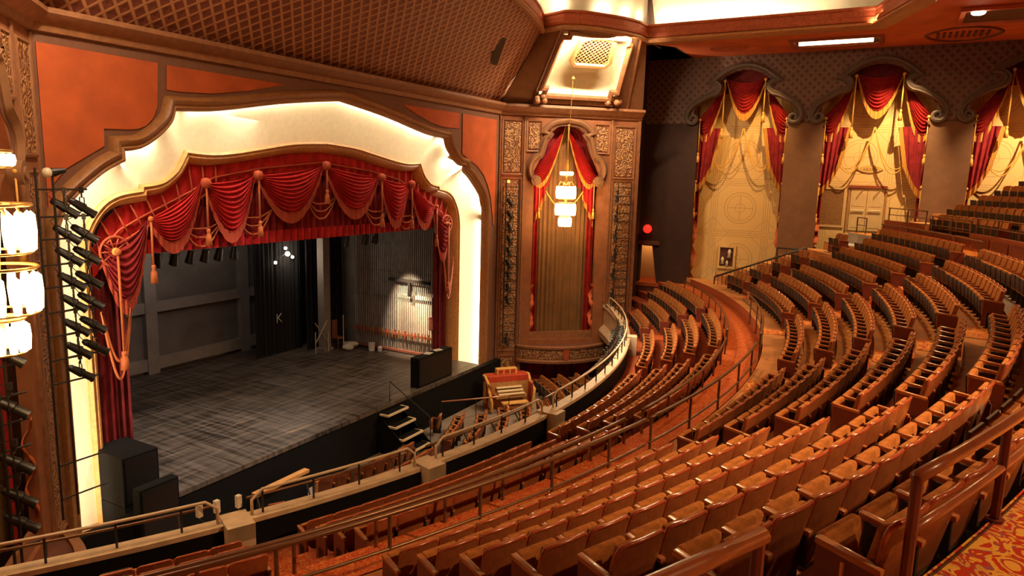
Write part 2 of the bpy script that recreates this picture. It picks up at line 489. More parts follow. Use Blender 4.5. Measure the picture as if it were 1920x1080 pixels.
def smooth_path(P, sub=4):
    """Catmull-Rom through 2-D points"""
    out = []
    for i in range(len(P)-1):
        p0, p1, p2, p3 = P[max(i-1, 0)], P[i], P[i+1], P[min(i+2, len(P)-1)]
        for k in range(sub):
            t = k/sub
            out.append(tuple(.5*((2*b)+(-a+c)*t+(2*a-5*b+4*c-d)*t*t+(-a+3*b-3*c+d)*t**3) for a, b, c, d in zip(p0, p1, p2, p3)))
    out.append(P[-1]); return out
def arc_pts(R, z, t0, t1, n):
    return [(XC+R*sin(radians(lerp(t0, t1, i/n))), CY-R*cos(radians(lerp(t0, t1, i/n))), z) for i in range(n+1)]
def polar(R, t, z): return (XC+R*sin(radians(t)), CY-R*cos(radians(t)), z)

class Frame:
    """vertical plane: u along, d towards the viewer, z up"""
    def __init__(s, O, U, N): s.O, s.U, s.N = Vector(O), Vector(U), Vector(N)
    def __call__(s, u, z, d=0.0):
        p = s.O + s.U*u + s.N*d; return (p.x, p.y, z)

# ---- drapery: all in a Frame
def swag(mb, fr, A, B, drop, d0=.1, folds=6, amp=.06, bulge=.22, nu=22, nv=36, top=.06, skew=0.0):
    def f(u, v):
        x = u + skew*u*(1-u)*v
        s_ = 1-abs(2*u-1)**2.0
        a = lerp(A[0], B[0], x); z = lerp(A[1], B[1], u) - s_*drop*(top+(1-top)*v)
        d = d0 + bulge*s_*sin(pi*min(1, v*.75+.12)) + amp*sin(2*pi*folds*v + 1.5*u)*(.25+.75*s_)
        return fr(a, z, d)
    mb.grid(f, nu, nv); return f
def swag_fringe(mb, fr, A, B, drop, w_, d0=.12, skew=0.0, nu=22, taper=.4):
    def f(u, v):
        s_ = 1-abs(2*u-1)**2.0
        x = u + skew*u*(1-u)
        a = lerp(A[0], B[0], x); z = lerp(A[1], B[1], u) - s_*drop - v*w_*(taper+(1-taper)*s_) + .03
        return fr(a, z, d0 + .04*s_ + .02 + .012*sin(u*70))
    mb.grid(f, nu*3, 2)
def tail(mb, fr, u0, u1, z0, zin, zout, folds=4, amp=.07, d0=.1, nv=6):
    """pleated tail hanging from z0, bottom edge from zin (at u0) to zout (at u1)"""
    n = folds*8
    def f(u, v):
        zb = lerp(zin, zout, u) + .12*cos(u*folds*2*pi)*0
        z = lerp(z0, zb, v)
        d = d0 + amp*sin(u*folds*2*pi)*(.5+.5*v)
        return fr(lerp(u0, u1, u), z, d)
    mb.grid(f, n, nv)
def curtain(mb, fr, u0, u1, z0, z1, folds, amp, d0=0.0, nv=1):
    n = folds*6
    def f(u, v):
        return fr(lerp(u0, u1, u), lerp(z0, z1, v), d0 + amp*sin(u*folds*2*pi) + .3*amp*sin(u*folds*3.1*pi+1))
    mb.grid(f, n, nv)
def tassel(mb, fr, u, z0, z1, d=.25, r=.06, cord=.022):
    mb.tube([fr(u, z0, d), fr(u, z1+.5, d)], cord, 6)
    p = fr(u, z1, d)
    mb.lathe([(0, .52), (r*.6, .5), (r*.7, .42), (r*.4, .38), (r*.9, .30), (r*1.15, 0), (0, 0)], p, 10)
    mb.ball(fr(u, z0, d), r*.95, 8, 6)
# ------------------------------------------------------------------ the hall
YP = 17.15           # proscenium wall
FLOOR = -0.6; STAGE = 1.2; APRON = 16.46
XW = 37.5            # audience-right side wall
XL = -1.8
YB = -11.0
ZC = 16.3            # soffit
OUT = [(0, 12.38), (1.3, 12.22), (2.8, 12.0), (4.5, 11.68), (5.4, 11.55), (6.35, 11.48), (6.5, 11.12), (6.95, 10.7), (7.4, 10.43), (7.83, 10.36), (7.83, 10.1),
       (8.3, 9.86), (8.8, 9.48), (9.25, 9.05), (9.5, 8.55), (9.56, 8.1), (9.56, 6.0), (9.56, 3.5), (9.56, .55)]
INN = [(0, 10.98), (1.5, 10.88), (2.6, 10.7), (3.8, 10.5), (4.7, 10.41), (5.55, 10.45), (5.75, 10.1), (5.95, 9.85), (6.35, 9.58), (6.95, 9.48), (6.97, 9.36),
       (7.6, 9.25), (8.05, 9.0), (8.4, 8.55), (8.58, 8.1), (8.66, 7.6), (8.66, 6.0), (8.66, 3.5), (8.66, .5)]
def dense(P):
    """subdivide the smooth stretches, keep the corners"""
    out = []
    for (a, b) in zip(P, P[1:]):
        n = max(1, int(hypot(b[0]-a[0], b[1]-a[1])/.35))
        for k in range(n): out.append((lerp(a[0], b[0], k/n), lerp(a[1], b[1], k/n)))
    out.append(P[-1]); return out
def rounded(P, corners):
    out = []; seg = [P[0]]
    for i in range(1, len(P)):
        seg.append(P[i])
        if i in corners or i == len(P)-1:
            sm = smooth_path(seg, 4) if len(seg) > 2 else seg
            out += sm if not out else sm[1:]
            seg = [P[i]]
    return out
# resample both curves over the same corners so that the reveal can be ruled between them
OUTS = rounded(OUT, (5, 9, 10, 15)); INNS = rounded(INN, (5, 9, 10, 15))
def both(P):           # left half then right half, from the left base over the crown to the right base
    return [(-x, z) for x, z in P[::-1]] + P[1:]
OUTC, INNC = both(OUTS), both(INNS)
fp = Frame((XC, YP, 0), (1, 0, 0), (0, -1, 0))

# proscenium wall with its arched opening
mb = MB()
outl = [(-9.9, FLOOR), (-9.60, FLOOR)] + [(x*1.003, z+.02) for x, z in OUTC] + [(9.60, FLOOR), (10.9, FLOOR), (10.9, 13.25), (-9.9, 13.25)]
mb.plate(outl, [], .12, lambda u, z, d: fp(u, z, d-.02))
struct(mb.build('wall_proscenium', 'band_brown'))
# the stage house behind it keeps stray light out
mb = MB(); mb.box(XC-11.5, XC-9.9, YP+.05, YP+.15, FLOOR, 13.3); mb.box(XC+10.7, XC+14, YP+.3, YP+.4, FLOOR, 13.3)
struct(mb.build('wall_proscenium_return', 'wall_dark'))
# painted orange fields
def field(pts):
    mb = MB(); mb.plate(pts, [], .02, lambda u, z, d: fp(u, z, d+.02)); struct(mb.build('wall_field', 'field_orange'))
bandL = [(-6.86, 11.55), (-6.98, 11.25), (-7.2, 11.02), (-7.45, 10.92), (-7.7, 10.89), (-8.31, 10.87), (-8.33, 10.45), (-8.75, 10.2), (-9.25, 9.9), (-9.6, 9.5), (-9.7, 8.6), (-9.7, 8.0)]
field([(-9.72, 12.66), (-9.72, 8.0)] + bandL[::-1][2:] + [(-6.79, 12.63)])
field([(-6.53, 12.62), (-6.57, 11.99), (-6.15, 11.98), (-5.14, 12.05), (-3.84, 12.28), (-2.5, 12.62)])
field([(6.53, 12.62), (3.4, 12.60), (4.4, 12.28), (5.2, 12.08), (6.1, 11.95), (7.39, 11.97), (7.39, 12.62)])
field([(7.64, 12.63), (7.64, 10.9), (8.22, 10.66), (8.9, 10.4), (9.5, 10.0), (9.9, 9.5), (10.2, 8.9), (10.36, 8.2), (10.46, 7.6), (10.58, 7.6), (10.58, 12.6)])
# outer moulding
prof = [(-a, b) for a, b in [(.02, -.10), (.0, .06), (-.06, .13), (-.12, .10), (-.17, .17), (-.25, .21), (-.32, .15), (-.36, .06), (-.38, -.06), (-.2, -.12)]]
mb = MB(); mb.sweep([fp(x, z) for x, z in OUTC], prof, (0, -1, 0))
struct(mb.build('trim_arch_outer', 'arch_mould', smooth=40))
# cream reveal, hollowed, from behind the outer lip to the inner moulding
YI = YP+.82
A = [(x*1.02, z+.20) for x, z in OUTC]
def rev(u, v):
    k = u*(len(A)-1); i = min(int(k), len(A)-2); t = k-i
    ox, oz = lerp(A[i][0], A[i+1][0], t), lerp(A[i][1], A[i+1][1], t)
    ix, iz = lerp(INNC[i][0], INNC[i+1][0], t), lerp(INNC[i][1], INNC[i+1][1], t)
    return fp(lerp(ox, ix, v), lerp(oz, iz, v), -(.06 + (YI-YP-.06)*(v**.8)) - .10*sin(pi*v))
mb = MB(); mb.grid(rev, len(A)-1, 8)
struct(mb.build('wall_arch_reveal', 'cream_plaster', smooth=35))
# gilded feet of the reveal
for s_ in (-1, 1):
    mb = MB(); mb.box(XC+s_*8.55, XC+s_*9.75, YP-.03, YI+.05, .1, .52, lambda x, y, z: (x, y, z))
    struct(mb.build('trim_reveal_foot', 'gold_dull'))
# inner moulding
fi = Frame((XC, YI, 0), (1, 0, 0), (0, -1, 0))
prof = [(.02, -.05), (.02, .10), (-.05, .15), (-.10, .08), (-.16, .11), (-.23, .05), (-.29, -.04), (-.34, -.12), (-.40, -.62), (-.05, -.62)]
mb = MB(); mb.sweep([fi(x, z) for x, z in INNC], prof, (0, -1, 0))
struct(mb.build('trim_arch_inner', 'gold_mould', smooth=40))
mb = MB()
for s_ in (-1, 1): mb.box(XC+s_*7.75, XC+s_*8.1, YI+.35, YI+.75, FLOOR, 7.3); 
struct(mb.build('trim_arch_jamb', 'velvet_maroon'))
# lamps in the trough behind the outer lip
def trough_lamps():
    # resample the outer curve by arc length
    P = OUTC; n = 26; L = [0]
    for a, b in zip(P, P[1:]): L.append(L[-1]+hypot(b[0]-a[0], b[1]-a[1]))
    for k in range(n):
        s_ = (k+.5)/n*L[-1]
        i = max(j for j in range(len(L)) if L[j] <= s_); i = min(i, len(P)-2)
        t = (s_-L[i])/max(1e-6, L[i+1]-L[i])
        x, z = lerp(P[i][0], P[i+1][0], t), lerp(P[i][1], P[i+1][1], t)
        q = 2
        a, b = P[max(0, i-q)], P[min(len(P)-1, i+1+q)]
        tx, tz = b[0]-a[0], b[1]-a[1]; l = hypot(tx, tz); tx /= l; tz /= l
        nx, nz = tz, -tx          # inward (towards the stage opening)
        p = fp(x-nx*.07, z-nz*.07, -.16)
        tg = fp(x+nx*.35, z+nz*.35, -.62)
        o = area('cove_lamp', p, tg, .10, L[-1]/n, 40, (1.0, .86, .64), 120)
        d = (Vector(tg)-Vector(p)).normalized()
        T = Vector((tx, 0, tz)); T = (T-d*T.dot(d)).normalized()
        Xa = T.cross(-d)
        mtx = Matrix((Xa, T, -d)).transposed().to_4x4(); mtx.translation = p
        o.matrix_world = mtx
trough_lamps()
# cornice along the proscenium
def cornice(path, N, name='trim_cornice'):
    mb = MB(); mb.sweep(path, [(0, 0), (0, .10), (.14, .16), (.20, .34), (.34, .50), (.42, .48), (.42, 0)], N)
    struct(mb.build(name, 'cornice_brown', smooth=35))
def cornice_run(x0, y0, x1, y1):
    d = Vector((x1-x0, y1-y0, 0)).normalized(); n = Vector((d.y, -d.x, 0))
    mb = MB()
    pr = [(0, 12.88), (.10, 12.9), (.14, 13.05), (.30, 13.12), (.46, 13.26), (.44, 13.38), (0, 13.40)]
    vs = []
    for (px, py) in ((x0, y0), (x1, y1)):
        for a, z in pr: vs.append((px+n.x*a, py+n.y*a, z))
    m = len(pr); fs = [(k, (k+1) % m, m+(k+1) % m, m+k) for k in range(m)] + [tuple(range(m)), tuple(range(m, 2*m))[::-1]]
    mb.add(vs, fs); struct(mb.build('trim_cornice', 'cornice_brown', smooth=50))
cornice_run(8.75, YP, 29.6, YP)

# floors of the house
mb = MB(); mb.box(XL-1, XW+1, YB, 17.6, FLOOR-.2, FLOOR); struct(mb.build('floor_orchestra', 'floor_grey'))
mb = MB(); mb.box(10.95, 27.08, APRON, 27.5, STAGE-.15, STAGE); mb.box(6.0, 10.95, 18.3, 27.5, STAGE-.15, STAGE); struct(mb.build('floor_stage', 'stage_floor_black_boards'))
mb = MB(); mb.box(6.0, 29.0, APRON+.02, APRON+.3, FLOOR, STAGE-.15); struct(mb.build('wall_stage_front', 'stage_black'))
mb = MB(); mb.box(27.08, 29.3, APRON+.1, 17.9, FLOOR, .1); struct(mb.build('wall_stage_front_return', 'stage_black'))

# ---- balcony: stepped floor swept about (XC, CY)
def tmax(R, x=XW-.03): return degrees(asin(min(1, (x-XC)/R)))
def tmin(R, x=XL+.03): return degrees(asin(max(-1, (x-XC)/R)))
def steps(name, prof, m, n=72, parent=None):
    mb = MB(); k = len(prof)
    def f(u, v):
        R, z = prof[int(round(v*(k-1)))]
        return polar(R, lerp(tmin(R), tmax(R), u), z)
    mb.grid(f, n, k-1); return struct(mb.build(name, m))
ROWS = []          # (name, R of back top, z of back top, floor z)
for i, nm in enumerate('ABCD'): ROWS.append((nm, (26.1, 26.95, 27.7, 28.5)[i], (3.7, 4.04, 4.37, 4.7)[i]))
for nm, k in zip('EFGHJKL', (5, 4, 3, 2, 1, 0, -1)): ROWS.append((nm, 35.2-.85*k, 7.72-.41*k))
for j, nm in enumerate('NOPQR'): ROWS.append((nm, 38.15+.86*j, 8.85+.42*j))
ROWD = {r[0]: r for r in ROWS}
loge = [(24.7, 2.0), (25.2, 2.0), (25.2, 2.8)]
for i, nm in enumerate('ABCD'):
    z = ROWD[nm][2]-.9; ro = ROWD[nm][1]+.13
    loge += [(loge[-1][0], z), (ro, z)]
loge[-1] = (28.72, loge[-1][1])
loge = loge[2:]
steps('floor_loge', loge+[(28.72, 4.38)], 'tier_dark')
steps('floor_cross_aisle', [(28.70, 4.2), (28.70, 4.4), (29.3, 4.4), (29.92, 4.4)], 'carpet_red')
up = [(29.92, 4.4)]
for nm in 'EFGHJKL':
    z = ROWD[nm][2]-.9; ro = ROWD[nm][1]+.15
    up += [(up[-1][0], z), (ro, z)]
steps('floor_balcony', up[:-1]+[(35.34, 7.22)], 'tier_paint')
steps('floor_balcony_rear', [(35.34, 7.232), (36.22, 7.232), (36.22, 7.72)], 'tier_pale')
RL = up[-1][0]
steps('floor_back_aisle', [(RL, 7.73), (RL+.6, 7.73), (37.32, 7.73)], 'carpet_gold')
hi = [(37.30, 7.70)]
for nm in 'NOPQR':
    z = ROWD[nm][2]-.9; ro = ROWD[nm][1]+.15
    hi += [(hi[-1][0], z), (ro, z)]
steps('floor_upper_balcony', hi+[(44.5, hi[-1][1])], 'tier_paint')
# front of the balcony: scalloped parapet
EDG = [-37, -24.7, -15.0, -4.2, 19.3, 36.6]
def Rpar(t): return 25.12
mb = MB()
pp = [(.0, 1.68), (-.35, 1.82), (-.42, 2.2), (-.16, 2.5), (-.16, 3.35), (-.26, 3.42), (-.22, 3.55), (.10, 3.55), (.10, 3.42), (.08, 3.38), (.08, 2.6)]
npar = 150; ta, tb = -37.0, 36.2
def fpar(u, v):
    t = lerp(ta, tb, u); a, z = pp[int(round(v*(len(pp)-1)))]
    return polar(Rpar(t)+a, t, z)
pp_all = pp
pp = pp_all[:8]+[(.10, 3.54), (.10, 3.46)]; mb.grid(fpar, npar, len(pp)-1); struct(mb.build('wall_parapet', 'parapet_front', smooth=30))
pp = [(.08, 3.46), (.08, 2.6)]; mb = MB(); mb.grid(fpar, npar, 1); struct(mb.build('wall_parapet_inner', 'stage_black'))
mb = MB(); mb.grid(lambda u, v: polar(lerp(25.15, 26.5, v) if v < 1 else 45, lerp(ta, tb, u), 1.6 if v < .6 else 1.9), 60, 2)
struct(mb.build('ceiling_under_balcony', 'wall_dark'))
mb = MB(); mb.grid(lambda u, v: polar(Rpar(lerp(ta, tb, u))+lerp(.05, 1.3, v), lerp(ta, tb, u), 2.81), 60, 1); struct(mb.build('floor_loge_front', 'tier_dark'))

# ---- side wall with its three curtained alcoves
YWIN = (7.5, 1.40, -4.75)
HOLE = [(2.2, 3.9), (2.2, 12.95), (2.28, 13.1), (2.5, 13.35), (2.42, 13.75), (2.1, 14.02), (1.75, 14.2), (1.45, 14.28), (1.2, 14.4), (1.02, 14.68), (1.08, 14.88), (1.35, 14.98), (1.25, 15.1), (.9, 15.38), (.45, 15.56), (0, 15.62)]
fw = Frame((XW, 0, 0), (0, -1, 0), (-1, 0, 0))      # u runs towards the back of the house (-y)
def win_loop(yc): return [(-yc-a, z) for a, z in HOLE] + [(-yc+a, z) for a, z in HOLE[::-1]][1:]
# lattice-papered top of the wall
lows = []; outl = [(-12.7, 16.3), (-12.7, 12.97)]
for yc in YWIN: outl += win_loop(yc)[1:-1]
outl += [(-YB, 12.97), (-YB, 16.3)]
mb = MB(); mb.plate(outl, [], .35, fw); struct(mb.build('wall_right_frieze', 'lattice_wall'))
# plain pilasters and the dark return
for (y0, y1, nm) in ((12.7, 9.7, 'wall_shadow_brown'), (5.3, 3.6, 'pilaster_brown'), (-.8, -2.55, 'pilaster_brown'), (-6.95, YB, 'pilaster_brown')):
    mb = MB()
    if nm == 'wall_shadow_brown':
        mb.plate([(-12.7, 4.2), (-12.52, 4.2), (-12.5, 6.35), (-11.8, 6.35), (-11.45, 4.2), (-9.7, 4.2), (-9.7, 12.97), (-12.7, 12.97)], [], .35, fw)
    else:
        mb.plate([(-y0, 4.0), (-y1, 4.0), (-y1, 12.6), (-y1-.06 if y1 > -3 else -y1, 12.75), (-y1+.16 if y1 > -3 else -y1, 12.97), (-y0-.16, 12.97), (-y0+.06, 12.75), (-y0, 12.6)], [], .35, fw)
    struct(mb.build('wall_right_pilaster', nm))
mb = MB(); mb.box(XW, XW+.3, YB, 12.7, FLOOR, 4.2); struct(mb.build('wall_right_base', 'wall_dark'))
# alcove back walls and linings
for i, yc in enumerate(YWIN):
    mb = MB(); mb.box(XW+1.35, XW+1.45, yc-2.6, yc+2.6, 3.8, 16.0); struct(mb.build('wall_alcove', 'backdrop_cream'))
    mb = MB()
    for s_ in (-1, 1): mb.box(XW+.3, XW+1.4, yc+s_*2.5, yc+s_*2.6, 3.8, 16.0)
    mb.box(XW+.3, XW+1.4, yc-2.6, yc+2.6, 15.9, 16.0)
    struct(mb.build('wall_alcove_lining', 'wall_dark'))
mb = MB(); mb.box(XW+.3, XW+1.45, YB, 12.7, 3.6, 3.82); struct(mb.build('floor_alcove', 'tier_paint'))
# curling mouldings over the alcoves
MOULD = [(2.62, 13.05), (2.80, 13.22), (2.78, 13.55), (2.55, 13.88), (2.2, 14.12), (1.75, 14.36), (1.42, 14.46), (1.25, 14.62), (1.22, 14.82), (1.42, 15.0), (1.62, 15.06), (1.35, 15.28), (.95, 15.56), (.45, 15.76), (0, 15.82)]
for yc in YWIN:
    sm = smooth_path(MOULD[:11], 3)[:-1] + smooth_path(MOULD[10:], 3)
    path = [fw(-yc-a, z) for a, z in sm] + [fw(-yc+a, z) for a, z in sm[::-1]][1:]
    mb = MB(); mb.sweep(path, [(.14, .0), (.14, .10), (.04, .19), (-.04, .15), (-.10, .19), (-.16, .08), (-.16, 0)], (-1, 0, 0))
    for s_ in (-1, 1):
        c = Vector(fw(-yc+s_*2.50, 13.22, .0))
        pts = []
        for k in range(26):
            a = k/25*2.2*pi; r = .34*(1-k/25*.8)
            pts.append((c.x-.10, c.y-s_*r*cos(a)*1.0, c.z-r*sin(a)*.9))
        mb.tube(pts, [.12*(1-k/25*.6) for k in range(26)], 6)
    struct(mb.build('trim_alcove_arch', 'window_mould_grey', smooth=40))
# passage seen through the doorway at the stage end
mb = MB(); mb.box(XW+2.0, XW+2.1, 9.9, 14.5, 4.0, 7.2); mb.box(XW+.3, XW+2.1, 9.9, 10.0, 4.0, 7.2); mb.box(XW+.3, XW+2.1, 14.4, 14.5, 4.0, 7.2); mb.box(XW+.3, XW+2.1, 9.9, 14.5, 6.9, 7.2)
struct(mb.build('wall_passage', 'dim_door_glow'))
mb = MB(); mb.box(XW-.1, XW+2.1, 9.9, 14.5, 4.1, 4.3); struct(mb.build('floor_passage', 'carpet_red'))
point('passage_lamp', (XW+1.2, 12.6, 6.5), 45, WARM, .12)
# walls that close the room
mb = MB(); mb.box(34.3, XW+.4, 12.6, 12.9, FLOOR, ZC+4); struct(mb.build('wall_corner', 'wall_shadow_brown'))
mb = MB(); mb.box(XL-.3, XL, YB, 13, FLOOR, ZC); struct(mb.build('wall_left', 'wall_brown'))
mb = MB(); mb.box(XL-.3, XW+1.2, YB-.3, YB, FLOOR, ZC); struct(mb.build('wall_back', 'wall_brown'))
mb = MB(); mb.box(XL-.3, 4.2, 12.9, 13.1, FLOOR, ZC); struct(mb.build('wall_left_return', 'wall_brown'))

# ------------------------------------------------------------------ ceiling
RIM_R = [(28.46, 14.45), (28.02, 13.25), (28.35, 12.60), (29.01, 12.05), (30.16, 11.33), (31.1, 10.98), (32.1, 10.93), (32.1, 1.59), (28.56, .18)]
RIM = RIM_R + [(2*XC-x, y) for x, y in RIM_R[::-1]]
top = []
nA = 16
for k in range(1, nA):       # bowed edge over the proscenium
    u = k/nA; x = lerp(2*XC-28.46, 28.46, u); top.append((x, 14.45 - 2.1*sin(pi*u)**.9))
RIM = RIM + top
cx, cy = XC, 6.8
# soffit: ring between the rim and the walls
mb = MB()
mb.plate([(XL, YB), (XW+.02, YB), (XW+.02, 10.15), (34.2, 10.15), (33.2, 10.9)] + [(32.12, 10.93), (32.12, 1.58), (28.56, .16), (2*XC-28.56, .16), (2*XC-32.12, 1.58), (2*XC-32.12, 10.93), (3.0, 11.9), (XL, 12.9)], [], -.25, lambda u, v, d: (u, v, ZC+ (0 if d == 0 else .25)))
struct(mb.build('ceiling_soffit', 'soffit_red'))
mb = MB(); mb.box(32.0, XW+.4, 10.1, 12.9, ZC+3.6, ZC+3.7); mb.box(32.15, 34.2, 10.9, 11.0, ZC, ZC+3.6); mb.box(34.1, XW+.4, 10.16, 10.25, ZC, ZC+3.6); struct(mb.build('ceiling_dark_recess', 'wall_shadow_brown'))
# rim fascia with an ornamented band, and the mouldings below it
mb = MB(); mb.sweep([(x, y, ZC+.08) for x, y in RIM], [(0, 0), (-.06, .05), (-.06, .20), (.0, .26), (.0, .46), (-.05, .52), (-.05, .60), (.1, .64), (.3, .64), (.3, 0)], (0, 0, 1), closed=True)
struct(mb.build('trim_dome_rim', 'rim_red'))
mb = MB(); mb.sweep([(x, y, ZC) for x, y in RIM], [(-.10, .04), (-.14, -.04), (-.02, -.12), (.20, -.05), (.55, -.10), (.62, .0), (.3, .10), (.0, .10)], (0, 0, 1), closed=True)
struct(mb.build('trim_dome_moulding', 'rim_tan', smooth=30))
# dome springing from a ledge behind the rim, lit by cove lamps that lie on the ledge
DC = Vector((XC, 6.9))
def outset(p, d):
    q = Vector((p[0], p[1]))-DC; return DC + q*(1+d/q.length)
def dome(u, v):
    k = u*len(RIM); i = int(k) % len(RIM); t = k-int(k)
    a, b = RIM[i], RIM[(i+1) % len(RIM)]
    p = outset((lerp(a[0], b[0], t), lerp(a[1], b[1], t)), 1.15)
    q = DC + (p-DC)*(1-v)
    return (q.x, q.y, 16.95 + 2.7*sqrt(max(0, 1-(1-v)**6)))
mb = MB(); mb.grid(dome, len(RIM)*2, 16); struct(mb.build('ceiling_dome', 'dome_plaster', smooth=60))
mb = MB(); mb.sweep([(x, y, 16.93) for x, y in RIM], [(.0, .0), (1.25, .0), (1.25, .04), (.0, .04)], (0, 0, 1), closed=True); struct(mb.build('ceiling_dome_ledge', 'dome_plaster'))
for (a, b) in zip(RIM, RIM[1:]+RIM[:1]):
    l = hypot(a[0]-b[0], a[1]-b[1])
    if l < .9: continue
    m = Vector(((a[0]+b[0])/2, (a[1]+b[1])/2)); o = outset(m, .45); w_ = outset(m, 1.0)
    pw = 25*l*(1.0 if m.x > XC else .55)
    L_ = area('dome_cove_lamp', (o.x, o.y, 17.0), (w_.x, w_.y, 17.55), l*.95, .16, pw, (1.0, .74, .43))
    d = (Vector((w_.x, w_.y, 17.55))-Vector((o.x, o.y, 17.0))).normalized(); T = Vector((b[0]-a[0], b[1]-a[1], 0)).normalized(); T = (T-d*T.dot(d)).normalized()
    Ya = (-d).cross(T); mt = Matrix((T, Ya, -d)).transposed().to_4x4(); mt.translation = (o.x, o.y, 17.0); L_.matrix_world = mt
# trellis-covered slope above the proscenium
def slope(u, v):
    x0 = lerp(8.75, 29.6, u)
    ru = lerp(2*XC-28.52, 28.52, u)
    yr = 14.45 - 2.1*sin(pi*u)**.9 if 0 < u < 1 else 14.45
    x = lerp(x0, ru, v); y = lerp(YP+.02, yr+.05, v); z = lerp(13.42, ZC+.05, v) + .35*sin(pi*v)*0
    return (x, y, z)
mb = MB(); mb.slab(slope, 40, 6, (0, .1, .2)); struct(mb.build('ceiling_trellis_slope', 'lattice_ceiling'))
# ------------------------------------------------------------------ organ bays either side of the stage
ca, sa = cos(radians(47.9)), sin(radians(47.9))
BAYS = {'far': Frame((29.55, YP, 0), (ca, -sa, 0), (-sa, -ca, 0)), 'near': Frame((8.78, YP, 0), (-ca, -sa, 0), (sa, -ca, 0))}
UC = 3.45; UW = 7.26
BH = [(1.67, 1.75), (1.67, 9.3), (1.75, 9.75), (1.72, 10.2), (1.45, 10.75), (1.15, 11.3), (.98, 11.8), (.88, 12.15), (.5, 12.42), (0, 12.52)]
BM = [(1.60, 9.78), (1.80, 9.90), (1.93, 10.2), (1.92, 10.5), (1.78, 10.8), (1.52, 11.02), (1.42, 11.12), (1.30, 11.5), (1.16, 11.9), (1.02, 12.02), (1.24, 12.14), (1.0, 12.40), (.62, 12.62), (0, 12.72)]
bay_scroll = []
def build_bay(key):
    fr = BAYS[key]; far = key == 'far'
    where = 'beyond the stage' if far else 'nearest the camera beside the stage'
    mb = MB()
    arch = [(UC-a, z) for a, z in BH] + [(UC+a, z) for a, z in BH[::-1]][1:]
    mb.plate([(-.02, FLOOR), (UC-2.1, FLOOR), (UC-2.1, .75), (UC+2.1, .75), (UC+2.1, FLOOR), (UW, FLOOR), (UW, 13.25), (-.02, 13.25)], [arch], .25, fr)
    struct(mb.build('wall_organ_bay', 'wall_brown'))
    mb = MB(); mb.box(0, UW, 0, 1, FLOOR, 13.2, lambda x, y, z: fr(x, z, -1.2-.1*y)); struct(mb.build('wall_organ_bay_back', 'wall_dark'))
    if far:
        a = fr(UW, 0); 
        mb = MB(); mb.add([fr(UW, FLOOR), fr(UW, 16.3), (XW-1.0, 12.62, 16.3), (XW-1.0, 12.62, FLOOR), fr(UW, FLOOR, -.2), fr(UW, 16.3, -.2), (XW-1.0, 12.8, 16.3), (XW-1.0, 12.8, FLOOR)],
                          [(0, 1, 2, 3), (4, 7, 6, 5), (0, 4, 5, 1), (3, 2, 6, 7), (1, 5, 6, 2), (0, 3, 7, 4)]); struct(mb.build('wall_bay_return', 'wall_shadow_brown'))
    # pilaster strips and raised ornamental panels
    for (u0, u1) in ((.0, .08), (1.20, 1.30), (5.66, 5.76), (7.10, 7.24)):
        mb = MB(); mb.box(u0, u1, 0, .06, FLOOR, 12.85, lambda x, y, z: fr(x, z, y)); struct(mb.build('trim_bay_strip', 'cornice_brown'))
    for (u0, u1, z0, z1) in ((.17, 1.10, 10.12, 12.62), (5.90, 6.93, 10.05, 12.52), (1.38, 2.05, 11.25, 12.62), (4.85, 5.56, 11.25, 12.58), (.22, .95, .15, .95), (6.0, 6.8, .15, .95)):
        mb = MB(); mb.box(u0+.07, u1-.07, 0, .035, z0+.07, z1-.07, lambda x, y, z: fr(x, z, y)); struct(mb.build('wall_ornament_panel', 'ornament_gold'))
        mb = MB(); mb.sweep([fr(u0, z0), fr(u1, z0), fr(u1, z1), fr(u0, z1)], [(0, 0), (0, .05), (-.06, .07), (-.08, 0)], fr.N, closed=True); struct(mb.build('trim_panel_frame', 'cornice_brown'))
    for (u0, u1) in ((.17, 1.10), (5.90, 6.93)):
        mb = MB(); mb.sweep([fr(u0, 1.3), fr(u1, 1.3), fr(u1, 9.85), fr(u0, 9.85)], [(0, 0), (0, .05), (-.06, .06), (-.07, 0)], fr.N, closed=True); struct(mb.build('trim_panel_frame', 'cornice_brown'))
        mb = MB(); mb.box(u0+.08, u1-.08, 0, .02, 1.38, 9.77, lambda x, y, z: fr(x, z, y)); struct(mb.build('wall_tall_panel', 'ornament_plaster'))
    # arch moulding with scrolls
    sm = smooth_path(BM[:11], 3)[:-1] + smooth_path(BM[10:], 3)
    path = [fr(UC-a, z, .0) for a, z in sm] + [fr(UC+a, z, .0) for a, z in sm[::-1]][1:]
    mb = MB(); mb.sweep(path, [(.10, 0), (.12, .08), (.03, .19), (-.07, .14), (-.13, .0)], fr.N)
    for s_ in (-1, 1):
        mb.tube([fr(UC+s_*1.62, 9.80, -.02), fr(UC+s_*1.62, 9.80, .24)], .25, 20)
        mb.tube([fr(UC+s_*1.62, 9.80, .0), fr(UC+s_*1.62, 9.80, .28)], .13, 16)
    struct(mb.build('trim_bay_arch', 'pilaster_tan', smooth=40))
    mb = MB(); mb.sweep(path, [(.20, 0), (.20, .03), (-.22, .03), (-.22, 0)], fr.N); struct(mb.build('trim_bay_arch_edge', 'band_brown'))
    cornice_run(*(fr(0, 0)[:2]+fr(UW, 0)[:2]) if far else (fr(UW, 0)[:2]+fr(0, 0)[:2]))
    # backcloth and red side drapes
    base = fr(UC, 1.75)
    t = thing('grille_curtain', base, f'golden brown pleated gauze curtain closing the tall organ arch {where}', 'curtain')
    mb = MB(); curtain(mb, fr, UC-1.85, UC+1.85, 1.75, 12.5, 16, .07, -.75, 6); mb.build('pleated_panel', 'gauze_gold', t, smooth=True)
    t = thing('arch_drapery', fr(UC, 7.7), f'crimson swags with gold fringe hung inside the organ arch {where}', 'drapery')
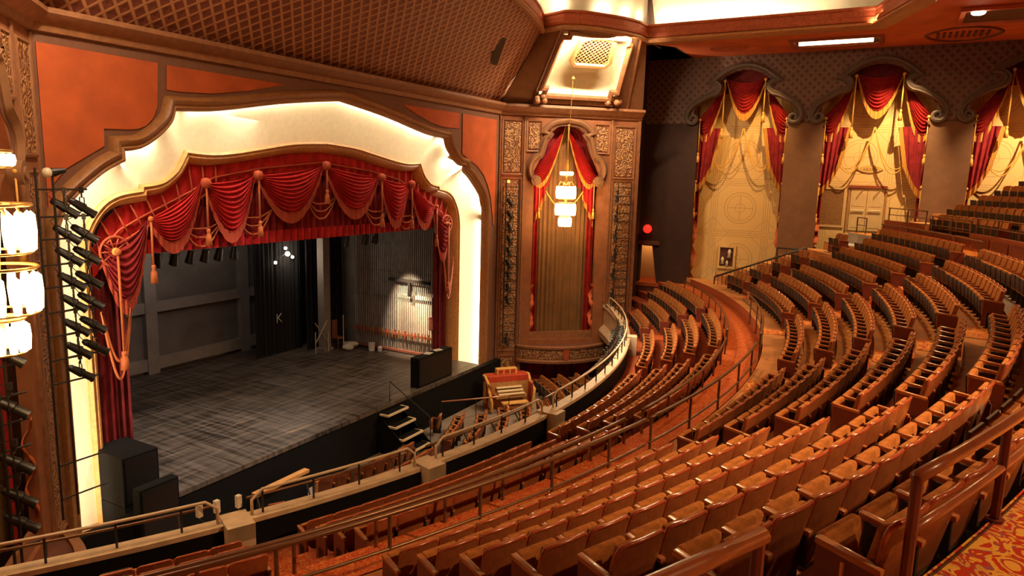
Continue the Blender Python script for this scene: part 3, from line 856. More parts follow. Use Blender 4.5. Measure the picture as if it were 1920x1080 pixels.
    for s_ in (-1, 1):
        mb = MB(); swag(mb, fr, (UC+s_*.05, 12.48), (UC+s_*1.72, 10.1), 1.35, -.42, 8, .05, .25, skew=.25, nv=60); mb.build('swag', 'velvet_crimson', t, smooth=True)
        mb = MB(); swag_fringe(mb, fr, (UC+s_*.05, 12.48), (UC+s_*1.72, 10.1), 1.35, .32, -.40, skew=.25); mb.build('fringe', 'fringe_gold', t)
        mb = MB()
        def bk(u, v):
            z = lerp(12.5, 9.5, v); o_ = 1.7
            for (a, za), (b, zb) in zip(BH[::-1], BH[::-1][1:]):
                if zb <= z <= za and za > zb: o_ = lerp(a, b, (za-z)/(za-zb))
            i_ = .04+.78*max(0, v-.08)**.8
            return fr(UC+s_*lerp(min(i_, o_), o_+.05, u), z, -.50+.03*sin(u*26+v*4))
        mb.grid(bk, 24, 20); mb.build('shaded_pleat_panel', 'velvet_maroon', t, smooth=True)  # darker velvet panel stands for the shaded pleats behind the swag
        mb = MB(); tail(mb, fr, UC+s_*.98, UC+s_*1.62, 9.75, 9.2, 7.75, 3, .08, -.40)
        mb.build('jabot', 'velvet_crimson', t, smooth=True)
        mb = MB(); mb.grid(lambda u, v: fr(UC+s_*lerp(.95, 1.60, u), lerp(9.2, 7.75, u)-lerp(-.02, .28, v), -.36+.08*sin(u*3*2*pi)), 30, 2); mb.build('fringe', 'fringe_gold', t)
        mb = MB(); tassel(mb, fr, UC+s_*1.42, 9.82, 7.95, .12, .07); mb.build('tassel_cord', 'cord_gold', t, smooth=True)
        mb = MB(); mb.tube([fr(UC+s_*lerp(.98, .1, k/14), 9.3-.85*sin(pi*k/28), -.3) for k in range(15)], .035, 6); mb.build('festoon_cord', 'cord_gold', t, smooth=True)
        mb = MB(); curtain(mb, fr, UC+s_*1.28, UC+s_*1.66, 1.85, 8.6, 2, .07, -.45, 2); mb.build('side_curtain', 'velvet_red', t, smooth=True)
        mb = MB()
        def rib(u, v):
            z = lerp(4.6, 1.75, v); a = v*5.5*pi
            return fr(UC+s_*(1.62+.07*sin(a)) + (u-.5)*(.08+.16*abs(cos(a))), z, -.12+.10*cos(a)+.05*(u-.5))
        mb.slab(rib, 3, 48, fr.N*-.03); mb.build('twisted_ribbon', 'ribbon_orange', t, smooth=40)
    mb = MB(); tassel(mb, fr, UC, 12.5, 10.35, .02, .07); mb.build('tassel_cord', 'cord_gold', t, smooth=True)
    # balustrade box below
    t = thing('organ_box_front', fr(UC, .75), f'bow-fronted ledge with a small shield under the organ arch {where}', 'balcony')
    def bow(u): return .12 + .85*sin(pi*min(1, max(0, u)))**.7
    prof = [(0, .78), (.02, .70), (.10, .72), (.12, .84), (.02, .9), (.02, 1.42), (.12, 1.46), (.14, 1.56), (-.10, 1.58), (-.12, .8)]
    mb = MB()
    def lb(u, v):
        i = int(round(v*(len(prof)-1))); a, z = prof[i]
        return fr(lerp(UC-2.38, UC+2.38, u), z, bow(u)+a)
    mb.grid(lb, 28, len(prof)-1)
    mb.build('ledge', 'cornice_brown', t, smooth=30)
    mb = MB(); mb.grid(lambda u, v: fr(lerp(UC-2.36, UC+2.36, u), .80, lerp(-.2, bow(u), v)), 28, 1); mb.grid(lambda u, v: fr(lerp(UC-2.36, UC+2.36, u), 1.5, lerp(-.2, bow(u)-.1, v)), 28, 1); mb.build('deck', 'wall_dark', t)
    mb = MB(); mb.grid(lambda u, v: fr(lerp(UC-2.25, UC+2.25, u), lerp(.95, 1.38, v), bow(lerp(.03, .97, u))+.045), 28, 1); mb.build('front_panel', 'ornament_gold', t)
    mb = MB(); mb.slab(lambda u, v: fr(UC+lerp(-.17, .17, u)*(1-.35*(1-v)), lerp(.88, 1.44, v), 1.06), 4, 4, fr.N*-.08); mb.build('shield', 'braid_orange', t)
    mb = MB(); mb.plate([(UC-1.7, 1.58), (UC+1.7, 1.58), (UC+1.7, 2.15), (UC-1.7, 2.15)], [], .1, lambda u, z, d: fr(u, z, d-.1)); mb.build('back_panel', 'cornice_brown', t)
    # drapes in the low arch under the ledge
    t = thing('box_drapery', fr(UC, FLOOR), f'dim dark red drapes under the organ ledge {where}', 'drapery')
    for k in range(3):
        mb = MB(); a = UC-1.55+k*1.05; swag(mb, fr, (a, .72), (a+1.0, .72), .42, -.2, 4, .03, .08, nu=12, nv=16); mb.build('swag', 'velvet_maroon', t, smooth=True)
    for s_ in (-1, 1):
        mb = MB(); curtain(mb, fr, UC+s_*1.0, UC+s_*1.7, FLOOR+.02, .7, 4, .06, -.3); mb.build('side_curtain', 'velvet_maroon', t, smooth=True)
    mb = MB(); curtain(mb, fr, UC-2.05, UC+2.05, FLOOR+.02, .74, 9, .06, -.7); mb.build('back_curtain', 'velvet_dark', t, smooth=True)
build_bay('far'); build_bay('near')

# canted cove over each bay, with the glowing niche
def build_cove(key):
    fr = BAYS[key]; far = key == 'far'
    Pb = [Vector(fr(u, 13.38, .0)) for u in (0, UW)]
    sgn = (lambda p: p) if far else (lambda p: (2*XC-p[0], p[1]))
    T = [sgn(p) for p in RIM_R[:7]]
    tl = [0]
    for a, b in zip(T, T[1:]): tl.append(tl[-1]+hypot(a[0]-b[0], a[1]-b[1]))
    def topp(s):
        q = s*tl[-1]; i = max(j for j in range(len(tl)) if tl[j] <= q+1e-9); i = min(i, len(T)-2); t = (q-tl[i])/(tl[i+1]-tl[i])
        # soften towards the chord so the face stays readable
        p = Vector((lerp(T[i][0], T[i+1][0], t), lerp(T[i][1], T[i+1][1], t), ZC+.05)); return p
    def S(s, t, off=0.0):
        b = Pb[0].lerp(Pb[1], s) + fr.N*.10; p = topp(s)
        return b.lerp(p, t) - fr.N*off - Vector((0, 0, 0))
    HS0, HS1, HT0, HT1 = .22, .79, .13, .94
    mb = MB()
    for (s0, s1, t0, t1) in ((0, HS0, 0, 1), (HS1, 1, 0, 1), (HS0, HS1, 0, HT0), (HS0, HS1, HT1, 1)):
        mb.grid(lambda u, v: tuple(S(lerp(s0, s1, u), lerp(t0, t1, v))), 10, 6)
    struct(mb.build('wall_cove', 'pilaster_tan' if far else 'wall_brown'))
    # niche: hollow behind the opening
    mb = MB()
    def nic(u, v):
        s, t = lerp(HS0-.0, HS1+.0, u), lerp(HT0-.0, HT1+.0, v)
        e = (1-(2*u-1)**4)*(1-(2*v-1)**4)
        return tuple(S(s, t, .02+.95*e**.6) + Vector((0, 0, .35*e)))
    mb.grid(nic, 20, 20); struct(mb.build('wall_cove_niche', 'cream_plaster', smooth=True))
    # frame with eared corners
    e = .03
    loop = [(HS0, HT0+.10), (HS0+.035, HT0+.10), (HS0+.035, HT0), (HS1-.05, HT0), (HS1-.05, HT0+.10), (HS1, HT0+.10), (HS1, HT1-.06), (HS1-.03, HT1-.06), (HS1-.03, HT1), (HS0+.05, HT1), (HS0+.05, HT1-.06), (HS0, HT1-.06)]
    pts = [S(a, b) for a, b in loop]
    n = (pts[6]-pts[0]).cross(pts[3]-pts[9]).normalized()
    if n.dot(fr.N) < 0: n = -n
    mb = MB(); mb.sweep(pts, [(-.06, -.05), (-.06, .1), (.03, .16), (.14, .10), (.16, -.05)], n, closed=True)
    for (a, b) in ((HS0+.02, HT0-.02), (HS1-.02, HT0-.02)):
        for k in range(5): mb.ball(tuple(S(a, b)+n*.08+Vector((random.uniform(-.3, .3), random.uniform(-.3, .3), random.uniform(-.15, .2)))), .16, 8, 6)
    mb.sweep([S(HS0+.03, .07), S(HS1-.03, .07)], [(-.16, 0), (-.10, .10), (0, .16), (.12, .08), (.16, 0)], n)
    struct(mb.build('trim_cove_frame', 'cornice_brown', smooth=40))
    # strips each side
    for a in (.20, .88):
        mb = MB(); mb.sweep([S(a, .01), S(a, .99)], [(-.05, 0), (-.05, .06), (.05, .06), (.05, 0)], n); struct(mb.build('trim_cove_strip', 'cornice_brown'))
    # trellis grille high in the niche
    t = thing('niche_grille', tuple(S(.53, .6)), 'eight-sided trellis grille in the glowing niche above the organ bay ' + ('beyond the stage' if far else 'nearest the camera'), 'grille')
    g0 = [(1.25*a_, 1.25*b_-.1) for a_, b_ in [(-.75, .2), (-.6, .0), (.6, 0), (.75, .2), (.62, 1.15), (.3, 1.3), (-.3, 1.3), (-.62, 1.15)]]
    gc = S(.53, .55, .45) + Vector((0, 0, .2)); gu = (Pb[1]-Pb[0]).normalized(); gv = (topp(.53)-(Pb[0].lerp(Pb[1], .53))).normalized(); gn = gu.cross(gv)
    if gn.dot(fr.N) < 0: gn = -gn
    P3 = [gc+gu*a+gv*b for a, b in g0]
    mb = MB(); mb.sweep(P3, [(-.10, 0), (-.06, .12), (.08, .12), (.14, 0)], gn, closed=True); mb.build('frame', 'organ_cream', t, smooth=40)
    mb = MB()
    for k in range(-9, 10):
        for s_ in (-1, 1):
            # bars of the trellis clipped to the frame
            a = []
            for q in range(41):
                x = -1.0+q*.05; y = .65+s_*(x)-k*.17*1.0
                if -.66 < x < .66 and .04 < y < 1.22 and abs(x) < .72-.12*abs(y-.2): a.append((x*1.25, y*1.25-.1))
            if len(a) > 2: mb.tube([gc+gu*a[0][0]+gv*a[0][1]+gn*.02, gc+gu*a[-1][0]+gv*a[-1][1]+gn*.02], .022, 5)
    mb.build('trellis', 'gold_dull', t)
    mb = MB(); mb.add([tuple(p-gn*.06) for p in P3], [tuple(range(8))]); mb.build('backing', 'vent_dark', t)
    p = S(.53, .42, -.05); q = S(.53, .5, .75)
    area('niche_lamp', tuple(S(.53, .05, .10)+Vector((0, 0, .05))), tuple(S(.53, .75, .8)), 2.6, .25, 2000, CREAMW)
    area('niche_lamp', tuple(S(.53, .90, -.0)), tuple(S(.53, .3, .8)), 2.6, .2, 1300, CREAMW)
build_cove('far'); build_cove('near')

# chandeliers
def chandelier(loc, top, label, s=1.0, power=430):
    x, y, z = loc
    t = thing('chandelier', loc, label, 'chandelier')
    def T(z0, r0, n, hgt, nm):
        mb = MB()
        for k in range(n):
            a = 2*pi*k/n
            mb.lathe([(0, 0), (.055, .03), (.075, hgt*.5), (.06, hgt*.9), (.0, hgt)], (x+r0*cos(a)*s, y+r0*sin(a)*s, z+z0*s), 6)
        mb.build(nm, 'crystal_glow', t, smooth=True)
        mb = MB(); mb.tube([(x+r0*1.03*cos(2*pi*k/24)*s, y+r0*1.03*sin(2*pi*k/24)*s, z+(z0+hgt)*s) for k in range(24)], .025, 6, close=True)
        mb.build('tier_ring', 'brass', t, smooth=True); mb = MB()
        mb.tube([(x+r0*1.0*cos(2*pi*k/24)*s, y+r0*1.0*sin(2*pi*k/24)*s, z+z0*s) for k in range(24)], .02, 6, close=True)
        mb.build('tier_ring', 'brass', t, smooth=True)
    T(1.72, .26, 10, .20, 'crown_lamps')
    T(.62, .42, 16, .62, 'upper_crystal_tier'); T(-.18, .44, 16, .60, 'middle_crystal_tier'); T(-.72, .26, 12, .46, 'lower_crystal_tier')
    mb = MB(); mb.lathe([(0, 2.1), (.05, 2.0), (.03, 1.0), (.06, .6), (.03, 0), (.05, -.7), (0, -.85)], loc, 10)
    for k in range(8):
        a = 2*pi*k/8
        mb.tube([(x+.05*cos(a), y+.05*sin(a), z+1.3), (x+.3*cos(a), y+.3*sin(a), z+1.45), (x+.40*cos(a), y+.40*sin(a), z+1.24)], .014, 5)
    mb.build('stem', 'brass', t, smooth=True)
    mb = MB(); mb.tube([(x, y, z+2.0), top], .016, 6); mb.lathe([(0, 0), (.10, .0), (.06, .10), (0, .14)], (top[0], top[1], top[2]-.12), 10); mb.build('chain', 'brass', t)
    for dz in (1.2, .0): point('chandelier_lamp', (x+.75, y-.75, z+dz), power*.16, (1, .68, .30), .2)
    for dz in (.9, -.2):
        point('chandelier_lamp', (x, y, z+dz), power*.5, (1, .66, .28), .45)
chandelier((30.68, 14.06, 8.35), (30.75, 13.95, 14.65), 'three-tiered crystal chandelier glowing before the organ arch beyond the stage')
chandelier((5.30, 11.75, 7.95), (5.25, 11.75, 14.65), 'blazing three-tiered crystal chandelier at the edge of the picture beside the lighting ladder', 1.15, 260)
# ------------------------------------------------------------------ house valance in the proscenium
fv = Frame((XC, 18.2, 0), (1, 0, 0), (0, -1, 0))
t = thing('house_valance', (XC, 18.2, 7.6), 'scarlet swagged valance with orange fringe and tassels across the stage opening', 'valance')
# pelmet following the inner arch
def innz(x):
    x = abs(x)
    for (a, za), (b, zb) in zip(INN, INN[1:]):
        if a <= x <= b and b > a: return lerp(za, zb, (x-a)/(b-a))
    return 8
pel = [(0, 10.30), (2.6, 10.05), (4.5, 9.72), (5.2, 9.35), (6.0, 9.0), (6.8, 8.65), (7.5, 8.3), (7.9, 7.9), (8.3, 7.4)]
def pelz(x):
    x = abs(x)
    for (a, za), (b, zb) in zip(pel, pel[1:]):
        if a <= x <= b: return lerp(za, zb, (x-a)/(b-a))
    return 7.6
mb = MB()
mb.grid(lambda u, v: fv(lerp(-8.22, 8.22, u), lerp(innz(lerp(-8.22, 8.22, u)*1.045)-.30, pelz(lerp(-8.22, 8.22, u))-.45, v), .0+.035*sin(u*230)), 300, 6)
mb.build('pelmet', 'velvet_crimson', t, smooth=True)
mb = MB()
for k in range(-20, 21):           # braid ribs of the pelmet, fanning at the corners
    x = k*.40; zt = innz(x*1.04)-.38; zb = pelz(x)-.35
    lean = 0 if abs(x) < 4.4 else (x/abs(x))*(abs(x)-4.4)*.14
    if abs(x) > 4.2: mb.tube([fv(x+lean, zt, .08), fv(x, zb, .10)], .026, 5)
mb.tube([fv(lerp(-8.1, 8.1, k/80), pelz(lerp(-8.1, 8.1, k/80))-.02, .08) for k in range(81)], .03, 6)
for s_ in (-1, 1): mb.tube([fv(s_*lerp(4.3, 8.1, k/30), pelz(lerp(4.3, 8.1, k/30))-.36, .10) for k in range(31)], .035, 6)
mb.build('braid', 'braid_orange', t, smooth=True)
PK = [(-6.75, 8.55), (-4.95, 9.55), (-3.02, 9.80), (0, 10.18), (3.02, 9.80), (4.95, 9.55), (6.75, 8.55)]
BOT = [7.66, 7.78, 8.28, 8.28, 7.78, 7.66]
for (a, b, zb) in zip(PK, PK[1:], BOT):
    mz = (a[1]+b[1])/2; drop = mz-zb-.28
    A = (a[0]+.03, a[1]-.02); B = (b[0]-.03, b[1]-.02)
    mb = MB(); swag(mb, fv, A, B, drop, .14, 10, .06, .24, 30, 80, top=.03); mb.build('swag', 'velvet_crimson', t, smooth=True)
    mb = MB(); swag_fringe(mb, fv, A, B, drop, .36, .20); mb.build('fringe', 'fringe_orange', t)
for i, (x, z) in enumerate(PK):
    mb = MB(); tassel(mb, fv, x, z+.02, z-(1.75, 1.85, 1.95, 1.35, 1.95, 1.85, 1.75)[i], .36, .085, .032); mb.build('tassel_cord', 'cord_orange', t, smooth=True)
    if 0 < i < 6:
        for q in range(3):
            mb = MB()
            mb.tube([fv(x+lerp(-.75, .75, k/16), z-1.0-(.35+.27*q)*sin(pi*k/16)-.12*abs(k/8-1), .06) for k in range(17)], .026, 5)
            mb.build('festoon_cord', 'cord_orange', t, smooth=True)
        mb = MB(); mb.lathe([(0, .16), (.12, .12), (.16, 0), (.12, -.12), (0, -.16)], fv(x, z, .34), 12); mb.build('rosette', 'braid_orange', t, smooth=True)
for s_ in (-1, 1):                 # corner wheels with their falls
    c = (s_*7.72, 7.74)
    mb = MB()
    mb.tube([fv(c[0]+.40*cos(2*pi*k/24), c[1]+.40*sin(2*pi*k/24), .22) for k in range(24)], .035, 6, close=True)
    for k in range(10): mb.tube([fv(c[0]+.10*cos(2*pi*k/10), c[1]+.10*sin(2*pi*k/10), .22), fv(c[0]+.40*cos(2*pi*k/10), c[1]+.40*sin(2*pi*k/10), .22)], .022, 5)
    mb.build('corner_wheel', 'braid_orange', t, smooth=True)
    mb = MB(); mb.ball(fv(c[0], c[1], .26), .11); mb.build('rosette', 'cord_gold', t, smooth=True)
    mb = MB(); tassel(mb, fv, c[0], c[1], 4.55, .34, .10, .035); mb.build('tassel_cord', 'cord_orange', t, smooth=True)
    mb = MB(); swag(mb, fv, (s_*8.15, 8.0), (s_*6.72, 8.5), 1.85, .12, 8, .06, .2, 24, 60, top=.12); mb.build('swag', 'velvet_maroon', t, smooth=True)
    mb = MB(); swag_fringe(mb, fv, (s_*8.15, 8.0), (s_*6.72, 8.5), 1.85, .42, .16); mb.build('fringe', 'fringe_orange', t)
    for q in range(2):
        mb = MB(); mb.tube([fv(c[0]+s_*.25-s_*lerp(-.25, .55, k/18), 6.2-(1.4+.5*q)*sin(pi*k/18)*1.0, .28) for k in range(19)], .035, 6); mb.build('festoon_cord', 'cord_orange', t, smooth=True)
    mb = MB(); curtain(mb, fv, s_*7.35, s_*8.25, STAGE+.05, 7.2, 5, .09, -.12, 3); mb.build('leg_curtain', 'velvet_dark', t, smooth=True)
mb = MB(); curtain(mb, fv, -7.0, 7.0, 7.60, 10.0, 46, .07, -.10, 3); mb.build('under_curtain', 'velvet_maroon', t, smooth=True)
mb = MB(); mb.grid(lambda u, v: fv(lerp(-7.0, 7.0, u), lerp(7.98, 7.58, v), -.02+.07*sin(u*44*2*pi)), 264, 1); mb.build('hem_band', 'velvet_crimson', t, smooth=True)

# ------------------------------------------------------------------ stage house
YBW = 27.5; XR = 27.1
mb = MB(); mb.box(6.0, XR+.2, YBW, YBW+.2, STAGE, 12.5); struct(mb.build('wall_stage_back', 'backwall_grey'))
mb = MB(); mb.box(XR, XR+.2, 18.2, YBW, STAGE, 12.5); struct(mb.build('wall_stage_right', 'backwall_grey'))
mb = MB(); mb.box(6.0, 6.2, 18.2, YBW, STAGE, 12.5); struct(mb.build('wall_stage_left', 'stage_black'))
mb = MB(); mb.box(6.0, XR+.2, 18.4, YBW+.2, 12.5, 12.7); struct(mb.build('ceiling_stage', 'stage_black'))
# grey timber frame on the back wall
for (x0, x1, z0, z1) in ((10, 24.0, 3.85, 4.28), (10, 24.0, 1.35, 1.85), (10, 24, 7.2, 7.6)):
    mb = MB(); mb.box(x0, x1, YBW-.22, YBW, z0, z1); struct(mb.build('beam_back_wall', 'beam_grey'))
for x0 in (17.65, 22.5, 13.2):
    mb = MB(); mb.box(x0, x0+.52, YBW-.26, YBW, STAGE, 9); struct(mb.build('beam_back_wall_post', 'beam_grey'))
# black masking drapes
def drape(x0, x1, y, z0, z1, label, folds=8):
    t = thing('masking_drape', ((x0+x1)/2, y, z0), label, 'curtain')
    mb = MB(); f_ = Frame((0, y, 0), (1, 0, 0), (0, -1, 0)); curtain(mb, f_, x0, x1, z0, z1, folds, .08, 0, 2); mb.build('cloth', 'drape_black', t, smooth=True)
drape(21.9, 24.7, 25.6, STAGE+.02, 9.5, 'black masking drape hanging before the grey back wall', 11)
drape(24.4, 26.95, 24.9, STAGE+.02, 9.5, 'black masking drape between the grey column and the rope wall', 9)
drape(8.0, 26.9, 20.9, 7.55, 9.6, 'black border drape high above the stage behind the valance', 50)
# grey column
t = thing('steel_column', (25.0, 24.3, STAGE), 'tall plain grey column standing before the black drape', 'column')
mb = MB(); mb.box(24.8, 25.25, 24.1, 24.5, STAGE, 7.2); mb.build('shaft', 'beam_grey', t)
mb = MB(); mb.box(24.72, 25.33, 24.02, 24.58, STAGE, STAGE+.12); mb.build('foot', 'beam_grey', t)
# white letter chalked on the drape edge and the crossed sticks
t = thing('letter_sign', (23.12, 25.4, 3.0), 'small white letter on the black drape at the back of the stage', 'sign')
mb = MB()
for (a, b) in (((0, 0), (0, .42)), ((0, .18), (.26, .42)), ((.06, .22), (.28, 0))):
    mb.tube([(23.1+a[0], 25.47, 2.75+a[1]), (23.1+b[0], 25.47, 2.75+b[1])], .025, 6)
mb.build('letter', 'cloth_cream', t)
t = thing('crossed_stand', (24.6, 24.0, STAGE), 'folding stand of crossed pale sticks beside the grey column', 'stand')
for (a, b) in (((-.45, .55), (.35, 1.55)), ((.35, .55), (-.45, 1.55)), ((-.45, .05), (-.45, 1.1)), ((.42, .0), (.42, 1.0))):
    mb = MB(); mb.tube([(24.5+a[0], 23.95, STAGE+a[1]), (24.5+b[0], 23.95, STAGE+b[1])], .028, 6); mb.build('stick', 'timber_pale', t)
t = tag(MB().tube([(25.6, 23.6, STAGE), (25.6, 23.6, STAGE+1.75)], .025, 6).build('pole', 'timber_pale'), 'thin upright white pole standing on the stage by the column', 'pole')
# spike-marked rope wall: fly lines, rail and lit doorway
t = thing('fly_line_wall', (XR-.35, 21.5, STAGE), 'rank of pale counterweight fly ropes with a rope-lock rail along the stage wall', 'rope wall')
for k in range(44):
    y = 18.6+k*.122
    mb = MB(); mb.tube([(XR-.32, y, STAGE+.1), (XR-.32, y, 8.8)], .026, 5, cap=False); mb.build('rope', 'pipe_grey', t)
for z in (STAGE+.95, STAGE+.12):
    mb = MB(); mb.box(XR-.50, XR-.36, 18.5, 23.9, z-.05, z+.05); mb.build('lock_rail', 'chair_rust', t)
for z in (3.9, 5.2):
    mb = MB(); mb.box(XR-.28, XR-.2, 18.5, 23.9, z-.04, z+.04); mb.build('cross_bar', 'steel_dark', t)
for k in range(26):
    y = 18.7+k*.2
    mb = MB(); mb.box(XR-.52, XR-.48, y, y+.05, STAGE+.75, STAGE+1.15); mb.build('lock_handle', 'brass' if k % 3 else 'organ_red', t)
mb = MB(); mb.box(XR-.2, XR-.02, 19.2, 21.2, STAGE, STAGE+2.9); struct(mb.build('door_stage', 'cloth_cream'))
t = thing('door_track', (XR-.4, 20.3, 5.0), 'dark sliding-door track with a hanger above the lit stage door', 'track')
mb = MB(); mb.box(XR-.55, XR-.40, 19.1, 21.5, 4.78, 4.92); mb.build('bar', 'steel_dark', t)
mb = MB(); mb.box(XR-.56, XR-.42, 20.2, 20.35, 4.1, 4.8); mb.build('hanger', 'steel_dark', t)
spot('rope_wall_worklight', (24.9, 20.3, 6.4), (XR, 20.3, 3.0), 3200, (1, .78, .52), 50, .8, .1)
# oddments by the rope wall
t = thing('bucket', (26.2, 22.3, STAGE), 'white plastic bucket standing before the rope rail', 'bucket')
mb = MB(); mb.lathe([(0, 0), (.14, 0), (.17, .38), (.18, .40), (.16, .40), (.13, .03), (0, .03)], (26.2, 22.3, STAGE), 16); mb.build('pail', 'white_plastic', t, smooth=40)
mb = MB(); mb.tube([(26.2+.17*cos(a), 22.3, STAGE+.38+.17*sin(a)) for a in [pi*k/10 for k in range(11)]], .008, 5); mb.build('handle', 'steel_dark', t)
t = tag(MB().lathe([(0, 0), (.10, 0), (.12, .2), (.05, .26), (0, .26)], (26.35, 21.9, STAGE), 12).build('jug', 'white_plastic', smooth=40), 'small white jug next to the bucket on the stage', 'jug')
mb = MB()
for k in range(7): mb.ball((25.9+random.uniform(-.35, .35), 23.5+random.uniform(-.25, .25), STAGE+.12+random.uniform(0, .1)), random.uniform(.16, .26), 9, 6, (1.2, 1, .6))
tag(mb.build('cloth_bundle', 'cloth_cream', smooth=True), 'heap of crumpled cream cloth at the end of the rope rail', 'cloth')
t = thing('stacking_chair', (25.9, 24.2, STAGE), 'rust coloured upright chair behind the cloth heap', 'chair')
mb = MB(); mb.box(25.65, 26.1, 24.0, 24.45, STAGE+.44, STAGE+.5); mb.build('seat', 'chair_rust', t)
mb = MB(); mb.box(25.7, 26.05, 24.42, 24.46, STAGE+.5, STAGE+1.35); mb.build('backrest', 'chair_rust', t)
for (a, b) in ((25.68, 24.03), (26.07, 24.03), (25.68, 24.42), (26.07, 24.42)):
    mb = MB(); mb.tube([(a, b, STAGE), (a, b, STAGE+.45)], .02, 5); mb.build('leg', 'chair_rust', t)
t = thing('fire_panel', (XR-.4, 18.75, 3.0), 'dark cabinet on the stage wall beside the lit ropes', 'cabinet')
mb = MB(); mb.box(XR-.55, XR-.35, 18.7, 19.1, 2.6, 3.2); mb.build('case', 'velvet_dark', t)
mb = MB(); mb.box(XR-.57, XR-.55, 18.73, 19.07, 2.64, 3.16); mb.build('door', 'chair_rust', t)

# overhead rig: batten with lanterns
def par_parts(parent=None):
    pass
t = thing('lighting_batten', (18.5, 20.2, 7.5), 'black pipe batten hung behind the valance over the stage', 'batten')
mb = MB(); mb.tube([(10.5, 20.2, 7.5), (26.6, 20.2, 7.5)], .03, 8); mb.build('pipe', 'steel_dark', t)
for x in (11, 15, 19, 23, 26):
    mb = MB(); mb.tube([(x, 20.2, 7.5), (x, 20.2, 9.6)], .012, 5); mb.build('hanging_wire', 'steel_dark', t)
def lantern(loc, label, group, s=1.0):
    x, y, z = loc
    t = thing('stage_lantern', loc, label, 'stage light', group)
    mb = MB(); mb.tube([(x, y, z-.22*s), (x, y+.10*s, z-.62*s)], [.10*s, .15*s], 12); mb.build('housing', 'lamp_black', t, smooth=40)
    mb = MB(); mb.tube([(x, y+.101*s, z-.622*s), (x, y+.105*s, z-.63*s)], .13*s, 12); mb.build('lens', 'lens_glass', t)
    mb = MB(); mb.tube([(x-.17*s, y+.05*s, z-.4*s), (x-.17*s, y, z-.12*s), (x+.17*s, y, z-.12*s), (x+.17*s, y+.05*s, z-.4*s)], .012, 5); mb.tube([(x, y, z-.12*s), (x, y, z+.03)], .02, 6); mb.build('yoke', 'lamp_black', t)
    return t
l0 = lantern((12.4, 20.2, 7.5), 'black lantern at the end of the overhead batten near the corner wheel', 'lanterns on the stage batten')
ordn = ['first', 'second', 'third', 'fourth', 'fifth', 'sixth', 'seventh', 'eighth', 'ninth', 'tenth', 'eleventh', 'twelfth', 'thirteenth', 'fourteenth', 'fifteenth', 'sixteenth', 'seventeenth', 'eighteenth', 'nineteenth', 'twentieth', 'twenty-first', 'twenty-second', 'twenty-third', 'twenty-fourth', 'twenty-fifth', 'twenty-sixth']
for i, x in enumerate((12.95, 13.6, 14.2, 14.8, 15.35, 15.9, 16.5, 22.2, 23.4, 24.1)):
    copy_tree(l0, (x, 20.2, 7.5), random.uniform(-.5, .5), f'black lantern, {ordn[i+1]} along the overhead batten from the corner wheel')
# bare worklights at the back
t = thing('worklight_cluster', (23.6, 25.2, 6.05), 'cluster of bare glowing worklights high before the black drape', 'work light')
for (dx, dz) in ((0, 0), (-.75, -.35), (.3, -.18), (-.12, .28)):
    mb = MB(); mb.ball((23.6+dx, 25.2, 6.05+dz), .11 if dx == 0 else .07, 10, 7); mb.build('bulb', 'bulb_glow', t, smooth=True)
mb = MB(); mb.tube([(23.6, 25.25, 6.1), (23.6, 25.25, 12.5)], .02, 5); mb.tube([(22.8, 25.25, 5.75), (23.6, 25.25, 6.1), (24.0, 25.25, 5.9)], .015, 5); mb.build('bracket', 'steel_dark', t)
point('worklight_lamp', (23.6, 24.9, 6.0), 60, (1, .8, .6), .1)

# black stage boxes at the ends of the apron
def boxthing(name, x0, x1, y0, y1, z0, z1, label, cat, m='stage_black', grille=True):
    t = thing(name, ((x0+x1)/2, (y0+y1)/2, z0), label, cat)
    mb = MB(); mb.box(x0, x1, y0, y1, z0, z1); o = mb.build('cabinet', m, t)
    bv = o.modifiers.new('edge', 'BEVEL'); bv.width = .02; bv.segments = 2
    mb = MB(); mb.box(x0+.06, x1-.06, y0-.015, y0, z0+.08, z1-.08); mb.build('front_grille', 'lamp_black', t)
    return t
boxthing('stage_speaker', 22.45, 24.9, 16.62, 17.05, STAGE, 2.47, 'large black box on the stage edge beside the far arch foot', 'box')
t = thing('paper_sheets', (23.6, 16.84, 2.475), 'loose white sheets lying on the black box on the stage edge', 'paper')
for (a, b, r) in ((23.4, 16.84, .2), (24.1, 16.84, -.3)):
    mb = MB(); mb.box(-.2, .2, -.15, .15, 0, .006, lambda x, y, z: (a+x*cos(r)-y*sin(r), b+x*sin(r)+y*cos(r), 2.475+z)); mb.build('sheet', 'cloth_cream', t)
boxthing('stage_speaker', 10.0, 11.1, 16.12, 16.42, FLOOR, 1.85, 'low black box in front of the apron by the nearest arch foot', 'box')
boxthing('stage_speaker', 10.0, 11.0, 16.78, 18.2, STAGE, 2.55, 'tall black box on the stage edge by the nearest arch foot', 'box')
mb = MB(); mb.box(10.0, 10.94, 16.78, 18.25, FLOOR, STAGE-.01); struct(mb.build('wall_pit', 'stage_black'))
